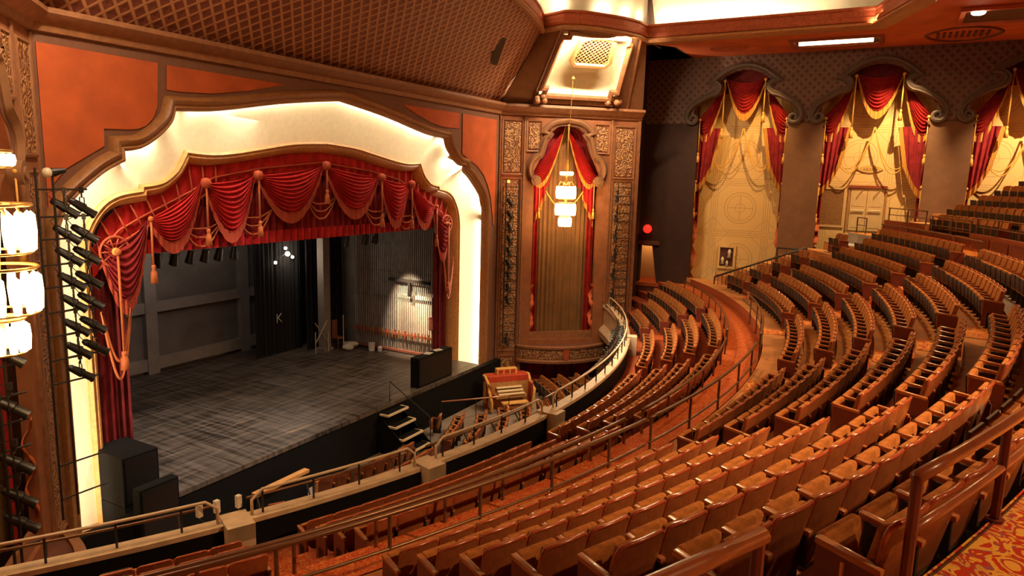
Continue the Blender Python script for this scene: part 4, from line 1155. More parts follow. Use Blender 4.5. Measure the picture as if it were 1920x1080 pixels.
# steps from the house floor to the stage, and their rail
t = thing('stage_steps', (20.6, 15.8, FLOOR), 'four black treads with pale nosings climbing to the stage edge', 'steps')
for k in range(4):
    z = .95-k*.42; y1 = 16.42-k*.34
    mb = MB(); mb.box(19.75+k*.02, 21.0+k*.02, y1-.36, y1, z-.05, z); mb.build('tread', 'stage_black', t)
    mb = MB(); mb.box(19.75+k*.02, 21.0+k*.02, y1-.40, y1-.33, z-.06, z+.01); mb.box(19.72+k*.02, 19.79+k*.02, y1-.36, y1, z-.06, z+.012); mb.box(20.96+k*.02, 21.03+k*.02, y1-.36, y1, z-.06, z+.012); mb.build('nosing', 'edge_tape', t)
for x in (19.74, 21.04):
    mb = MB(); mb.add([(x, 16.42, FLOOR), (x, 14.95, FLOOR), (x, 15.0, FLOOR+.3), (x, 16.42, .85), (x+.04, 16.42, FLOOR), (x+.04, 14.95, FLOOR), (x+.04, 15.0, FLOOR+.3), (x+.04, 16.42, .85)], [(0, 1, 2, 3), (4, 7, 6, 5), (0, 4, 5, 1), (1, 5, 6, 2), (2, 6, 7, 3), (0, 3, 7, 4)]); mb.build('stringer', 'stage_black', t)
t = thing('stage_handrail', (20.9, 16.5, .5), 'thin iron handrail slanting down beside the stage steps', 'handrail')
mb = MB(); mb.tube([(20.55, 16.6, STAGE), (20.55, 16.6, 2.0), (21.6, 15.4, .45), (21.6, 15.4, FLOOR)], .022, 6); mb.build('rail', 'iron_black', t)
# screen leaning before the stage
t = thing('pit_barrier', (14.5, 16.0, FLOOR), 'low black barrier with a gilded top edge standing before the stage', 'barrier')
mb = MB(); mb.box(13.45, 15.55, 15.95, 16.05, FLOOR, .32); mb.build('panel', 'stage_black', t)
mb = MB(); mb.box(13.43, 15.57, 15.88, 16.10, .32, .42); mb.build('top_edge', 'gold_mould', t)
t = thing('music_rail', (25.2, 15.2, 0), 'dark slanting pit rail between the stage and the organ console', 'rail')
mb = MB(); mb.tube([(23.2, 16.0, .55), (26.0, 14.3, .35)], .03, 6); mb.build('bar', 'rail_wood', t)
for (x, y, z) in ((23.2, 16.0, .55), (24.6, 15.15, .45), (26.0, 14.3, .35)):
    mb = MB(); mb.tube([(x, y, FLOOR), (x, y, z)], .02, 5); mb.build('post', 'iron_black', t)

# organ console
ox, oy, oz = 27.0, 14.9, FLOOR
ang = radians(-40)
def O(x, y, z): return (ox+x*cos(ang)-y*sin(ang), oy+x*sin(ang)+y*cos(ang), oz+z)
t = thing('organ_console', (ox, oy, oz), 'ornate gold and red theatre organ console with ivory manuals below the far arch', 'organ')
def ob(x0, x1, y0, y1, z0, z1, nm, m, bev=.02):
    mb = MB(); mb.box(x0, x1, y0, y1, z0, z1, O); o = mb.build(nm, m, t)
    if bev: b_ = o.modifiers.new('edge', 'BEVEL'); b_.width = bev; b_.segments = 2
ob(-.95, .95, 0, .65, 0, 1.25, 'body', 'organ_cream'); 
mb = MB()
for s_ in (-1, 1):
    mb.grid(lambda u, v: O(s_*(1.0+.16*sin(u*pi*3)*.5), lerp(-.55, .6, u), lerp(.25, 1.35-.25*abs(u-.3), v)), 14, 4)
    mb.tube([O(s_*1.0, .6, 1.45), O(s_*1.06, .2, 1.5), O(s_*1.02, -.2, 1.2), O(s_*1.1, -.5, .95), O(s_*1.0, -.6, .5), O(s_*1.0, -.55, .1)], .07, 8)
mb.build('side_scroll', 'organ_gold', t, smooth=40)
for s_ in (-1, 1): ob(s_*.98-.03, s_*.98+.03, -.5, .62, .05, 1.25, 'cheek', 'organ_red')
ob(-.98, .98, .0, .62, 1.25, 1.55, 'stop_bolster', 'organ_red'); ob(-.5, .5, .2, .5, 1.55, 1.82, 'crest', 'organ_gold')
for k in range(3): ob(-.42+k*.3, -.2+k*.3, .18, .22, 1.6, 1.78, 'crest_panel', 'organ_red', 0)
for k in range(3):
    ob(-.62, .62, -.5+k*.17, -.36+k*.17, .78+k*.11, .83+k*.11, 'manual', 'key_ivory', 0)
ob(-.75, .75, -.45, .05, .60, .76, 'key_desk', 'organ_cream'); ob(-.62, .62, -1.05, -.70, .50, .58, 'bench', 'organ_gold')
for s_ in (-1, 1): ob(s_*.55-.04, s_*.55+.04, -1.0, -.75, 0, .5, 'bench_leg', 'organ_cream')
ob(-.6, .6, -.62, -.1, .02, .10, 'pedal_board', 'arm_oak', 0)
spot('organ_light', (24.0, 10.5, 15.8), (27.0, 14.6, .3), 1200, AMBER, 22, .8, .1)
# flat panels of the lighting ladders
def stage_spot(nm_group, label):
    """a profile spot hanging under a rung: local frame, beam along +X, clamp at the origin"""
    t = thing('spotlight', (0, 0, 0), label, 'stage light', nm_group)
    mb = MB(); mb.tube([(-.20, 0, -.26), (.03, 0, -.42), (.04, 0, -.43), (.20, 0, -.55), (.24, 0, -.58)], [.075, .105, .08, .09, .105], 12); mb.build('barrel', 'lamp_black', t, smooth=40)
    mb = MB(); mb.tube([(-.25, 0, -.225), (-.19, 0, -.265)], [.05, .085], 12); mb.build('cap', 'lamp_black', t, smooth=40)
    mb = MB(); mb.tube([(.241, 0, -.581), (.246, 0, -.584)], .09, 12); mb.build('lens', 'lens_glass', t)
    mb = MB(); mb.tube([(0, -.15, -.43), (0, -.15, -.18), (0, .15, -.18), (0, .15, -.43)], .013, 6); mb.tube([(0, 0, -.18), (0, 0, -.05)], .02, 6); mb.box(-.04, .04, -.04, .04, -.08, .05); mb.build('yoke', 'steel_dark', t)
    mb = MB(); mb.tube([(-.22, .02, -.23), (-.32, .06, -.10), (-.2, .1, -.02), (0, .04, .02)], .010, 5); mb.build('cable', 'iron_black', t)
    return t
def ladder(name, fr, u0, u1, z0, z1, rungs, label, d=.45, arm=0.0):
    t = thing(name, fr(u0, z0), label, 'lighting ladder')
    for u in (u0, u1):
        mb = MB(); mb.tube([fr(u, z0, d), fr(u, z1, d)], .028, 6); mb.build('pole', 'iron_black', t)
    for z in rungs:
        mb = MB(); mb.tube([fr(u0, z, d), fr(u1+arm, z, d)], .022, 6); mb.build('rung', 'iron_black', t)
    for z in (z0+.4, (z0+z1)/2, z1-.4):
        mb = MB(); mb.tube([fr(u0, z, 0), fr(u0, z, d)], .02, 5); mb.tube([fr(u1, z, 0), fr(u1, z, d)], .02, 5); mb.build('wall_bracket', 'iron_black', t)
    return t
# nearest ladder, standing before the near arch foot
fl = Frame((8.15, 16.1, 0), (1, 0, 0), (0, -1, 0))
RZ = [9.44, 8.85, 8.36, 7.80, 7.30, 6.74, 6.2, 5.66, 5.12]
ladder('lighting_ladder', fl, .0, .34, 1.9, 9.9, RZ+[3.2, 2.4], 'tall black lighting ladder hung with spotlights before the nearest arch foot', 0, .72)
s0 = stage_spot('spotlights on the nearest ladder', 'black spotlight, outer one on the top rung of the nearest ladder')
s0.location = (8.70, 16.1, 9.44); s0.rotation_euler = (0, 0, radians(-25))
for i, z in enumerate(RZ[:-1]):
    for j, x in enumerate((8.70, 9.08)):
        if i == 0 and j == 0: continue
        if i == 7 and j == 1: continue
        copy_tree(s0, (x+i*.012, 16.1, z), radians(-25+random.uniform(-14, 14)), f'black spotlight, {"outer" if j == 0 else "inner"} one on the {ordn[i] if i else "top"} rung from the top of the nearest ladder')
t = thing('clear_lamp', (8.66, 16.1, 9.95), 'small clear glass lamp on top of the nearest lighting ladder', 'lamp')
mb = MB(); mb.tube([(8.5, 16.1, 9.8), (8.72, 16.0, 9.86)], [.10, .05], 10); mb.build('socket', 'lamp_black', t)
mb = MB(); mb.ball((8.40, 16.12, 9.80), .11, 10, 7); mb.build('bulb', 'plate_ivory', t, smooth=True)
# ladders on the far bay
ff = BAYS['far']
ladder('lighting_ladder', ff, .30, .92, 1.7, 9.85, [1.9+k*.42 for k in range(19)], 'black lighting ladder on the organ bay wall next to the far arch foot', .40)
ladder('lighting_ladder', ff, 6.05, 6.75, 2.2, 9.75, [2.4+k*.42 for k in range(18)], 'black lighting ladder on the organ bay wall next to the dark corner', .40)
b = Vector(ff(6.0, 0, .42))
for i, z in enumerate((9.35, 8.35, 7.4, 6.45, 5.4, 4.4)):
    copy_tree(s0, (b.x, b.y, z), radians(200+random.uniform(-15, 15)), f'black spotlight, {ordn[i] if i else "topmost"} down the ladder next to the dark corner')['group'] = 'spotlights on the corner ladder'
b = Vector(ff(.5, 0, .42))
for i, z in enumerate((9.1, 8.5, 7.9, 7.3, 6.7, 6.1, 5.5, 4.9, 4.3, 2.2)):
    copy_tree(s0, (b.x, b.y, z), radians(235+random.uniform(-15, 15)), f'black spotlight, {ordn[i] if i else "topmost"} down the ladder next to the far arch foot')['group'] = 'spotlights on the ladder by the far arch'
t = thing('pilot_lamp', ff(.42, 9.72, .35), 'small glowing red pilot lamp above the ladder by the far arch foot', 'lamp')
mb = MB(); mb.ball(ff(.42, 9.72, .35), .075, 10, 7); mb.build('bulb', 'ember_glow', t, smooth=True)
mb = MB(); mb.tube([ff(.42, 9.72, 0), ff(.42, 9.72, .30)], .03, 6); mb.build('bracket', 'iron_black', t)
point('pilot_light', ff(.42, 9.72, .55), 5, (1, .12, .04), .05)
# ladder at the edge of the picture on the near bay
fn = BAYS['near']
fe = Frame((5.95, 13.5, 0), (1, 0, 0), (0, -1, 0))
ladder('lighting_ladder', fe, .0, .12, 1.5, 7.6, [7.0, 6.45, 5.9, 5.4, 4.9, 4.4, 3.0], 'black lighting ladder at the picture edge under the near chandelier', 0, .32)
for i, z in enumerate((7.05, 6.1, 5.05, 4.4, 3.9)):
    copy_tree(s0, (6.1, 13.45, z), radians(-30+random.uniform(-8, 8)), f'black spotlight, {ordn[i] if i else "topmost"} down the ladder at the picture edge')['group'] = 'spotlights at the picture edge'
# ------------------------------------------------------------------ alcove draperies on the side wall
fd = Frame((XW+.28, 0, 0), (0, -1, 0), (-1, 0, 0))
WN = ('first alcove counted from the stage', 'middle alcove above the double doors', 'third alcove behind the upper seats')
for i, yc in enumerate(YWIN):
    U = -yc
    t = thing('alcove_drapery', fd(U, 8.0), f'gold-fringed red swags and tasselled ropes in the {WN[i]}', 'drapery')
    mb = MB(); swag(mb, fd, (U-.98, 15.25), (U+.98, 15.25), 1.75, -.30, 9, .05, .28, 22, 66, top=.14); mb.build('centre_swag', 'velvet_red', t, smooth=True)
    mb = MB(); swag_fringe(mb, fd, (U-.98, 15.25), (U+.98, 15.25), 1.75, .42, -.26); mb.build('fringe', 'fringe_gold', t)
    mb = MB(); mb.grid(lambda u, v: fd(U+lerp(-1.1, 1.1, u), lerp(15.75, 14.5, v), -.45), 6, 2); mb.build('alcove_head_shade', 'velvet_dark', t)  # dark sheet stands in for the shade at the alcove head
    for s_ in (-1, 1):
        A, B = (U+s_*1.0, 14.95), (U+s_*2.38, 13.15)
        mb = MB(); swag(mb, fd, A, B, 1.55, -.32, 8, .05, .28, 22, 60, top=.05, skew=.30); mb.build('side_swag', 'velvet_red', t, smooth=True)
        mb = MB(); swag_fringe(mb, fd, A, B, 1.55, .42, -.28, skew=.30); mb.build('fringe', 'fringe_gold', t)
        A, B = (U+s_*1.35, 12.55), (U+s_*2.36, 12.0)
        # lower drape falls as a deep curve gathered at a low rope
        mb = MB()
        def low(u, v):
            a = lerp(U+s_*lerp(1.15, 1.5, v), U+s_*2.42, u)
            z = lerp(12.75, 9.75, v) + (1-u)*v*1.15 - .35*sin(pi*u)*v
            return fd(a, z, -.34+.07*sin(u*5*2*pi+v*2)*(.4+.6*v)+.12*sin(pi*u))
        mb.grid(low, 40, 14); mb.build('lower_drape', 'velvet_maroon', t, smooth=True)
        mb = MB()
        def lowf(u, v):
            q = u
            if q < .5: p = Vector(low(0, q*2)); w_ = Vector(fd(-s_*.17, 0, 0)) - Vector(fd(0, 0, 0)); return tuple(p + w_*v + Vector((-.04, 0, -.05*v)))
            p = Vector(low((q-.5)*2, 1)); return tuple(p + Vector((-.04, 0, -.36*v)))
        mb.grid(lowf, 80, 2); mb.build('fringe', 'fringe_gold', t)
        mb = MB(); curtain(mb, fd, U+s_*2.05, U+s_*2.42, 7.0, 10.4, 2, .07, -.38, 2); mb.build('side_curtain', 'velvet_maroon', t, smooth=True)
        mb = MB(); tassel(mb, fd, U+s_*2.16, 13.15, 10.95, .12, .085, .028); mb.build('tassel_cord', 'cord_gold', t, smooth=True)
        mb = MB(); tassel(mb, fd, U+s_*1.0, 15.1, 12.2 if s_ < 0 else 13.0, .10, .085, .035); mb.build('tassel_cord', 'cord_gold', t, smooth=True)
        mb = MB(); tassel(mb, fd, U+s_*2.2, 9.95, 8.0, .05, .085, .028); mb.build('tassel_cord', 'cord_gold', t, smooth=True)
        for q in range(2):
            mb = MB(); mb.tube([fd(U+s_*lerp(.02, 1.45, k/18), 12.75+lerp(0, -1.75, (k/18)**.7)-(.75+.25*q)*sin(pi*k/18), -.45) for k in range(19)], .030, 6); mb.build('festoon_cord', 'cord_gold', t, smooth=True)
        mb = MB()
        def rib(u, v):
            z = lerp(8.3, 4.3 if i == 0 else 6.6, v); a = v*5.5*pi
            return fd(U+s_*(2.20+.08*sin(a)) + (u-.5)*(.12+.22*abs(cos(a))), z, -.22+.10*cos(a))
        mb.slab(rib, 3, 50, (.03, 0, 0)); mb.build('twisted_ribbon', 'ribbon_orange' if i < 2 else 'fringe_gold', t, smooth=40)
    # light for this alcove: lamp set in the ceiling just in front
    spot('alcove_downlight', (34.9, yc-1.6, ZC-.1), (XW+1.1, yc+.2, 9.4), (1900, 4200, 5600)[i], ((1, .66, .26), (1, .74, .38), (1, .76, .42))[i], 64, .6, .05)
# niche with a small bust in the first alcove's wall
t = thing('wall_niche', (XW+1.30, 8.0, 5.6), 'small framed niche with pale figurines low on the first alcove wall', 'niche')
mb = MB(); mb.sweep([(XW+1.30, 8.0-.42, 5.35), (XW+1.30, 8.0+.42, 5.35), (XW+1.30, 8.0+.42, 6.5), (XW+1.30, 8.0-.42, 6.5)], [(-.06, 0), (-.06, .08), (.06, .08), (.06, 0)], (-1, 0, 0), closed=True); mb.build('frame', 'backdrop_cream', t)
mb = MB(); mb.box(XW+1.31, XW+1.35, 7.6, 8.4, 5.4, 6.45); mb.build('recess', 'vent_dark', t)
for (y, z, r) in ((7.85, 6.1, .14), (8.2, 5.7, .12), (7.95, 5.55, .10)):
    mb = MB(); mb.lathe([(0, -r*1.6), (r*.8, -r*1.5), (r*.5, 0), (r*.8, r*.6), (r*.4, r*1.6), (0, r*1.9)], (XW+1.25, y, z), 10); mb.build('figurine', 'plate_ivory', t, smooth=True)
# double doors, plaque and grille in the middle alcove
xd = XW+1.35
struct_door = thing('door_1', (xd, 1.45, 7.75), 'pair of cream doors with push bars in the middle alcove', 'door'); struct_door['kind'] = 'structure'
for (y0, y1) in ((.72, 1.44), (1.46, 2.18)):
    mb = MB(); mb.box(xd-.06, xd, y0, y1, 7.75, 9.85); lf = mb.build('leaf', 'door_cream', struct_door)
    mb = MB(); mb.box(xd-.075, xd-.06, y0+.10, y1-.10, 8.95, 9.65); mb.box(xd-.075, xd-.06, y0+.10, y1-.10, 7.9, 8.6); mb.build('panel', 'door_cream', lf)
    mb = MB(); mb.tube([(xd-.14, y0+.08, 8.75), (xd-.14, y1-.08, 8.75)], .035, 8); mb.build('push_bar', 'door_bar', lf)
    mb = MB(); mb.tube([(xd-.1, (y0+y1)/2-.18, 9.78), (xd-.2, (y0+y1)/2+.05, 9.5), (xd-.07, (y0+y1)/2+.1, 9.4)], .015, 5); mb.build('closer_arm', 'brass', lf)
mb = MB(); mb.box(xd-.14, xd, .60, 2.30, 9.85, 9.98); mb.build('header', 'wood_wall', struct_door)
for y in (.62, 2.26):
    mb = MB(); mb.box(xd-.08, xd, y-.03, y+.05, 7.75, 9.85); mb.build('jamb', 'gold_dull', struct_door)
t = thing('door_plaque', (xd-.05, 1.45, 10.75), 'oval gilt plaque with raised lettering above the double doors', 'plaque')
mb = MB(); mb.plate([(.55*cos(a)*(1+.06*cos(6*a)), .17*sin(a)*(1+.08*cos(4*a))) for a in [2*pi*k/48 for k in range(48)]], [], .04, lambda u, v, d: (xd-.06-d, 1.45-u, 10.78+v)); mb.build('board', 'plaque_gold', t)
for k, y in enumerate((-.26, -.13, 0, .13, .26)):
    mb = MB(); mb.box(xd-.075, xd-.06, 1.45+y-.035, 1.45+y+.035, 10.72, 10.84) if k in (1, 3) else mb.tube([(xd-.07, 1.45+y-.04, 10.72), (xd-.07, 1.45+y, 10.84), (xd-.07, 1.45+y+.04, 10.72)], .012, 5)
    mb.build('letter', 'gold_dull', t)
t = thing('wall_grille', (xd-.02, 3.0, 7.9), 'tall pale trellis grille on the wall beside the double doors', 'grille')
mb = MB(); mb.box(xd-.02, xd, 2.5, 3.55, 7.95, 9.75); mb.build('backing', 'gold_dull', t)
mb = MB()
for k in range(16): mb.box(xd-.035, xd-.02, 2.5+k*.07, 2.52+k*.07, 7.95, 9.75)
for k in range(26): mb.box(xd-.035, xd-.02, 2.5, 3.55, 7.95+k*.07, 7.97+k*.07)
mb.build('bars', 'organ_cream', t)
mb = MB(); mb.sweep([(xd-.02, 2.45, 7.9), (xd-.02, 3.6, 7.9), (xd-.02, 3.6, 9.8), (xd-.02, 2.45, 9.8)], [(-.05, 0), (-.05, .05), (.05, .05), (.05, 0)], (-1, 0, 0), closed=True); mb.build('frame', 'door_cream', t)
# red lamp over the passage
t = thing('exit_lamp', (XW-.05, 12.05, 7.3), 'round red exit globe above the dark passage doorway', 'lamp')
mb = MB(); mb.ball((XW-.25, 12.05, 7.3), .24, 14, 10); mb.build('globe', 'red_glow', t, smooth=True)
mb = MB(); mb.tube([(XW, 12.05, 7.3), (XW-.1, 12.05, 7.3)], .12, 10); mb.build('base', 'brass', t)
mb = MB(); mb.box(XW-.12, XW+.02, 11.4, 12.65, 6.42, 6.62); struct(mb.build('trim_passage_head', 'wall_dark'))
# ceiling fittings on the red soffit
def cbox(x0, x1, y0, y1, nm, m, t, z0=ZC-.03, z1=ZC+.01): 
    mb = MB(); mb.box(x0, x1, y0, y1, z0, z1); return mb.build(nm, m, t)
t = thing('slot_light', (35.2, 3.1, ZC), 'long glowing slot light with a brown frame in the red ceiling', 'ceiling light')
mb = MB(); mb.sweep([(34.3, 1.4, ZC), (36.0, 1.4, ZC), (36.0, 5.0, ZC), (34.3, 5.0, ZC)], [(-.14, 0), (-.10, .10), (.06, .12), (.10, 0)], (0, 0, -1), closed=True); mb.build('frame', 'wood_wall', t)
cbox(34.4, 35.9, 1.5, 4.9, 'recess', 'vent_dark', t, ZC-.02, ZC-.01)
mb = MB(); mb.tube([(34.75, 1.7, ZC-.10), (34.75, 4.7, ZC-.10)], .10, 8); mb.build('lamp_tube', 'lamp_tube_glow', t)
t = thing('ceiling_rosette', (34.95, 7.9, ZC), 'round moulded rosette vent in the red ceiling near the first alcove', 'vent')
mb = MB(); mb.lathe([(0, -.06), (.2, -.08), (.3, -.03), (.5, -.09), (.62, -.03), (.8, -.10), (.95, -.02), (1.0, 0)], (34.95, 7.9, ZC), 32, lambda x, y, z: (34.95+(x-34.95)*1.1, y, z)); mb.build('rings', 'rim_red', t, smooth=40)
t = thing('ceiling_vent', (35.3, -1.6, ZC), 'lens-shaped slatted vent in the red ceiling above the third alcove', 'vent')
mb = MB()
pts = [(35.3+1.5*cos(a)*(abs(cos(a))**.3), -1.6+1.35*sin(a)) for a in [2*pi*k/32 for k in range(32)]]
mb.sweep([(x, y, ZC) for x, y in pts], [(-.06, 0), (-.04, .06), (.05, .06), (.07, 0)], (0, 0, -1), closed=True); mb.build('frame', 'wall_dark', t)
for k in range(9):
    y = -2.5+k*.22
    mb = MB(); mb.box(34.75, 35.9, y, y+.11, ZC-.04, ZC); mb.build('slat', 'vent_dark', t)
t = thing('ceiling_trough', (31.5, -2.4, ZC), 'deep lamp trough with a bright bulb in the red ceiling', 'ceiling light')
mb = MB(); mb.box(30.4, 33.0, -4.6, -1.3, ZC-.04, ZC-.02); mb.build('recess', 'vent_dark', t)
mb = MB(); mb.sweep([(30.4, -4.6, ZC-.02), (33.0, -4.6, ZC-.02), (33.0, -1.3, ZC-.02), (30.4, -1.3, ZC-.02)], [(-.1, 0), (-.08, .12), (.08, .12), (.1, 0)], (0, 0, -1), closed=True); mb.build('frame', 'soffit_red', t)
mb = MB(); mb.ball((30.55, -1.75, ZC-.16), .17, 10, 7, (.8, 1.4, .6)); mb.build('bulb', 'bulb_glow', t, smooth=True)
area('ceiling_trough_lamp', (31.3, -2.2, ZC-.3), (30, 0, 7), 1.2, .8, 260, WARM)
# light fitting and painted dark opening in the trellis slope
t = thing('trellis_lamp', (22.65, 14.45, 15.45), 'small bright lamp shining out of the trellis slope above the stage', 'lamp')
mb = MB(); mb.ball((22.65, 14.40, 15.42), .14, 10, 7, (1.3, 1, .8)); mb.build('bulb', 'bulb_glow', t, smooth=True)
mb = MB(); mb.lathe([(.16, 0), (.22, .02), (.20, .12)], (22.65, 14.45, 15.44), 14); mb.build('ring', 'brass', t)
mb = MB(); mb.add([(24.25, 14.58, 15.42), (25.25, 14.45, 15.42), (26.45, 15.55, 14.60), (26.0, 15.56, 14.58)], [(0, 1, 2, 3)]); struct(mb.build('wall_opening_shade', 'wall_shadow_brown'))  # flat dark quad, the shade inside the opening put into colour
# ------------------------------------------------------------------ theatre seats
def rbox(x0, x1, y0, y1, z0, z1, bev, fn, seg=2):
    bm = bmesh.new(); bmesh.ops.create_cube(bm, size=1)
    for v in bm.verts: v.co = Vector((lerp(x0, x1, v.co.x+.5), lerp(y0, y1, v.co.y+.5), lerp(z0, z1, v.co.z+.5)))
    bmesh.ops.bevel(bm, geom=bm.edges[:]+bm.verts[:], offset=bev, segments=seg, profile=.6, affect='EDGES')
    bm.verts.index_update()
    vs = [fn(*v.co) for v in bm.verts]; fs = [tuple(v.index for v in f.verts) for f in bm.faces]; bm.free(); return vs, fs
LEAN = .20
def lean(x, y, z): return (x, y-(z-.42)*LEAN+.04+.035*(x/.25)**2, z)
def seat_meshes():
    P = {}
    mb = MB(); mb.add(*rbox(-.225, .225, .0, .075, .42, .885, .03, lean)); P['backrest'] = (mb, 'plush_brown', True)
    # veneer shell, rounded below
    ol = [(-.10, .28), (.10, .28), (.165, .315), (.21, .39), (.235, .50), (.252, .62), (.262, .75), (.263, .84), (.252, .875), (.215, .895), (0, .90)]
    ol = ol + [(-x, z) for x, z in ol[-2:1:-1]]
    n = len(ol); vs = [lean(x, -.012, z) for x, z in ol] + [lean(0, -.012, z) for z in (.45, .7)] ; 
    mb = MB()
    rings = []
    for s_, yy in ((1, -.018), (.55, -.026)):
        rings.append([lean(x*s_, yy, lerp(.6, z, s_)) for x, z in ol])
    front = [lean(x, .0, z) for x, z in ol]
    vs = front + rings[0] + rings[1]; fs = []
    for i in range(n):
        j = (i+1) % n
        fs.append((i, j, n+j, n+i)); fs.append((n+i, n+j, 2*n+j, 2*n+i))
    fs.append(tuple(range(2*n, 3*n))); fs.append(tuple(range(n))[::-1])
    mb.add(vs, fs); P['back_panel'] = (mb, 'veneer_back', True)
    top = [(-.25, .66), (-.252, .76), (-.25, .84), (-.238, .877), (-.205, .900), (-.1, .906), (0, .908), (.1, .906), (.205, .900), (.238, .877), (.25, .84), (.252, .76), (.25, .66)]
    mb = MB(); mb.tube([lean(x, -.006, z) for x, z in top], [.008, .012]+[.019]*9+[.012, .008], 6); P['top_rail'] = (mb, 'rail_mahogany', True)
    # seat cushion, sprung up between the arms
    def fold(x, y, z): return (x, .335+(y)-(z-.36)*.10*-1, z)
    mb = MB(); mb.add(*rbox(-.225, .225, -.04, .04, .30, .672, .036, fold, 3)); P['seat_cushion'] = (mb, 'plush_brown', True)
    mb = MB(); mb.add(*rbox(-.21, .21, .04, .06, .32, .64, .012, fold, 1)); P['seat_pan'] = (mb, 'seat_iron', False)
    def armfn(x, y, z): return (x, y, z+(y-.1)*.10)
    mb = MB(); mb.add(*rbox(.238, .302, -.03, .365, .612, .655, .012, armfn)); P['armrest'] = (mb, 'arm_oak', True)
    mb = MB(); mb.box(.255, .285, .0, .33, .34, .615); mb.box(.252, .288, .06, .26, .03, .36); mb.box(.235, .305, .02, .30, 0, .03); P['standard'] = (mb, 'seat_iron', False)
    return P
PITCH_S = .54
SP = seat_meshes()
END_ARM = {}
for nm in ('armrest', 'standard'):
    mb = MB(); mb.v = [(x-PITCH_S, y, z) for x, y, z in SP[nm][0].v]; mb.f = list(SP[nm][0].f); END_ARM[nm] = mb
def endpanel(sgn):
    x0 = .27*sgn
    mb = MB()
    mb.add([(x0-.018, -.03, .05), (x0+.018, -.03, .05), (x0+.018, .36, .05), (x0-.018, .36, .05), (x0-.018, -.05, .605), (x0+.018, -.05, .605), (x0+.018, .36, .635), (x0-.018, .36, .635)],
           [(0, 3, 2, 1), (4, 5, 6, 7), (0, 1, 5, 4), (1, 2, 6, 5), (2, 3, 7, 6), (3, 0, 4, 7)])
    return mb
def plate_mb(sgn):
    x0 = .27*sgn; mb = MB()
    mb.lathe([(0, .004), (.02, .004), (.022, 0)], (0, 0, 0), 12, lambda x, y, z: (x0+x*1.0, .03+y*2.0, (.651)+z+(.03-.1)*.10+y*.2))
    return mb
def letter_mb(ch, sgn):
    mb = MB(); x0 = .27*sgn + .022*sgn
    st = {'K': (((0, 0), (0, 1)), ((0, .45), (.55, 1)), ((.18, .6), (.6, 0))), 'L': (((0, 0), (0, 1)), ((0, 0), (.5, 0)))}[ch]
    for a, b in st:
        p = lambda q: (x0, .16 - sgn*(q[0]-.3)*.10*-1*1.0, .48+q[1]*.11)
        mb.tube([p(a), p(b)], .013, 5)
    return mb
# prototype seat (kept only as the source of its copies: the first place in the list moves it)
def make_seat(kind):
    """kind: mid, low (first seat from the near aisle), high (last one)"""
    t = bpy.data.objects.new('theatre_seat', None); COL.objects.link(t); t.empty_display_size = .1
    ROOT[t.name] = (0, 0, 0)
    for nm, (mb, m, sm) in SP.items():
        if nm == 'top_rail' or nm == 'seat_pan': continue
        o = mb.build(nm, m, t, smooth=40 if sm else None)
        if nm == 'back_panel': SP['top_rail'][0].build('top_rail', 'rail_mahogany', o, smooth=True)
        if nm == 'seat_cushion': SP['seat_pan'][0].build('seat_pan', 'seat_iron', o)
        if nm == 'armrest' and kind == 'high': plate_mb(1).build('number_plate', 'plate_ivory', o)
    if kind == 'low':
        o = END_ARM['armrest'].build('armrest', 'arm_oak', t, smooth=40); plate_mb(-1).build('number_plate', 'plate_ivory', o)
        END_ARM['standard'].build('standard', 'seat_iron', t)
        endpanel(-1).build('end_panel', 'end_panel_maroon', t)
    if kind == 'high': endpanel(1).build('end_panel', 'end_panel_maroon', t)
    return t
PROTO = {k: make_seat(k) for k in ('mid', 'low', 'high')}
USED = set()
BLOCKS = [(-24.1, -14.0), (-12.5, -2.0), (.6, 12.3), (14.2, 26.4), (28.2, 60)]
LBLOCKS = [(-31.0, -24.6), (-22.6, -9.2), (-6.8, 7.6), (10.0, 22.4), (24.8, 60)]
places = []         # (distance, row, block, index, n, theta, R, zfloor)
for (nm, R, zt) in ROWS:
    if nm in 'ABCD': bl = LBLOCKS
    elif nm in 'NOPQR': bl = [(9.5, 16.0), (17.2, 26.0), (27.2, 60)]
    else: bl = BLOCKS
    step = degrees(PITCH_S/R)
    for bi, (a, b) in enumerate(bl):
        if bi == 0: a += {'L': .55, 'K': .15}.get(nm, 0)
        b = min(b, tmax(R, XW-(.5 if nm in 'NOPQR' else (2.1 if nm in 'EFGHJ' else 1.1)))); a = max(a, tmin(R, XL+.6))
        n = int((b-a)/step)
        if n < 2: continue
        for i in range(n):
            th = a+(i+.5)*step
            x, y, z = polar(R+.055, th, zt-.9)
            if nm in 'ABCD' and (y > 10.7 and x > 31): continue
            places.append((sqrt(x*x+y*y+(z-CAM_Z)**2), nm, bi, i, n, th, R, zt-.9, x, y))
def in_frame(x, y, z):
    a, p = radians(YAW), radians(PITCH)
    F = Vector((cos(a)*cos(p), sin(a)*cos(p), -sin(p))); Rv = Vector((sin(a), -cos(a), 0)); U = Rv.cross(F)
    v = Vector((x, y, z-CAM_Z)); d = v.dot(F)
    return d > 1 and abs(v.dot(Rv)/d*FPX) < 975 and abs(v.dot(U)/d*FPX) < 560
upper = sorted([p for p in places if p[1] in 'ABCDEFGHJKL' and in_frame(p[8], p[9], p[7]+.8)])
chosen = set(id(p) for p in upper[:300])
ROWTXT = {'A': 'front row by the balcony parapet', 'B': 'second row from the balcony parapet', 'C': 'third row from the balcony parapet', 'D': 'fourth row from the balcony parapet', 'L': 'railed row L', 'K': 'row K', 'J': 'row next below row K', 'H': 'second row below row K', 'G': 'third row below row K', 'F': 'second row above the red walkway', 'E': 'first row above the red walkway'}
BLKTXT = ['nearest block', 'second block from the camera', 'third block from the camera', 'fourth block from the camera', 'block by the side wall']
ORDW = ordn
rest = []
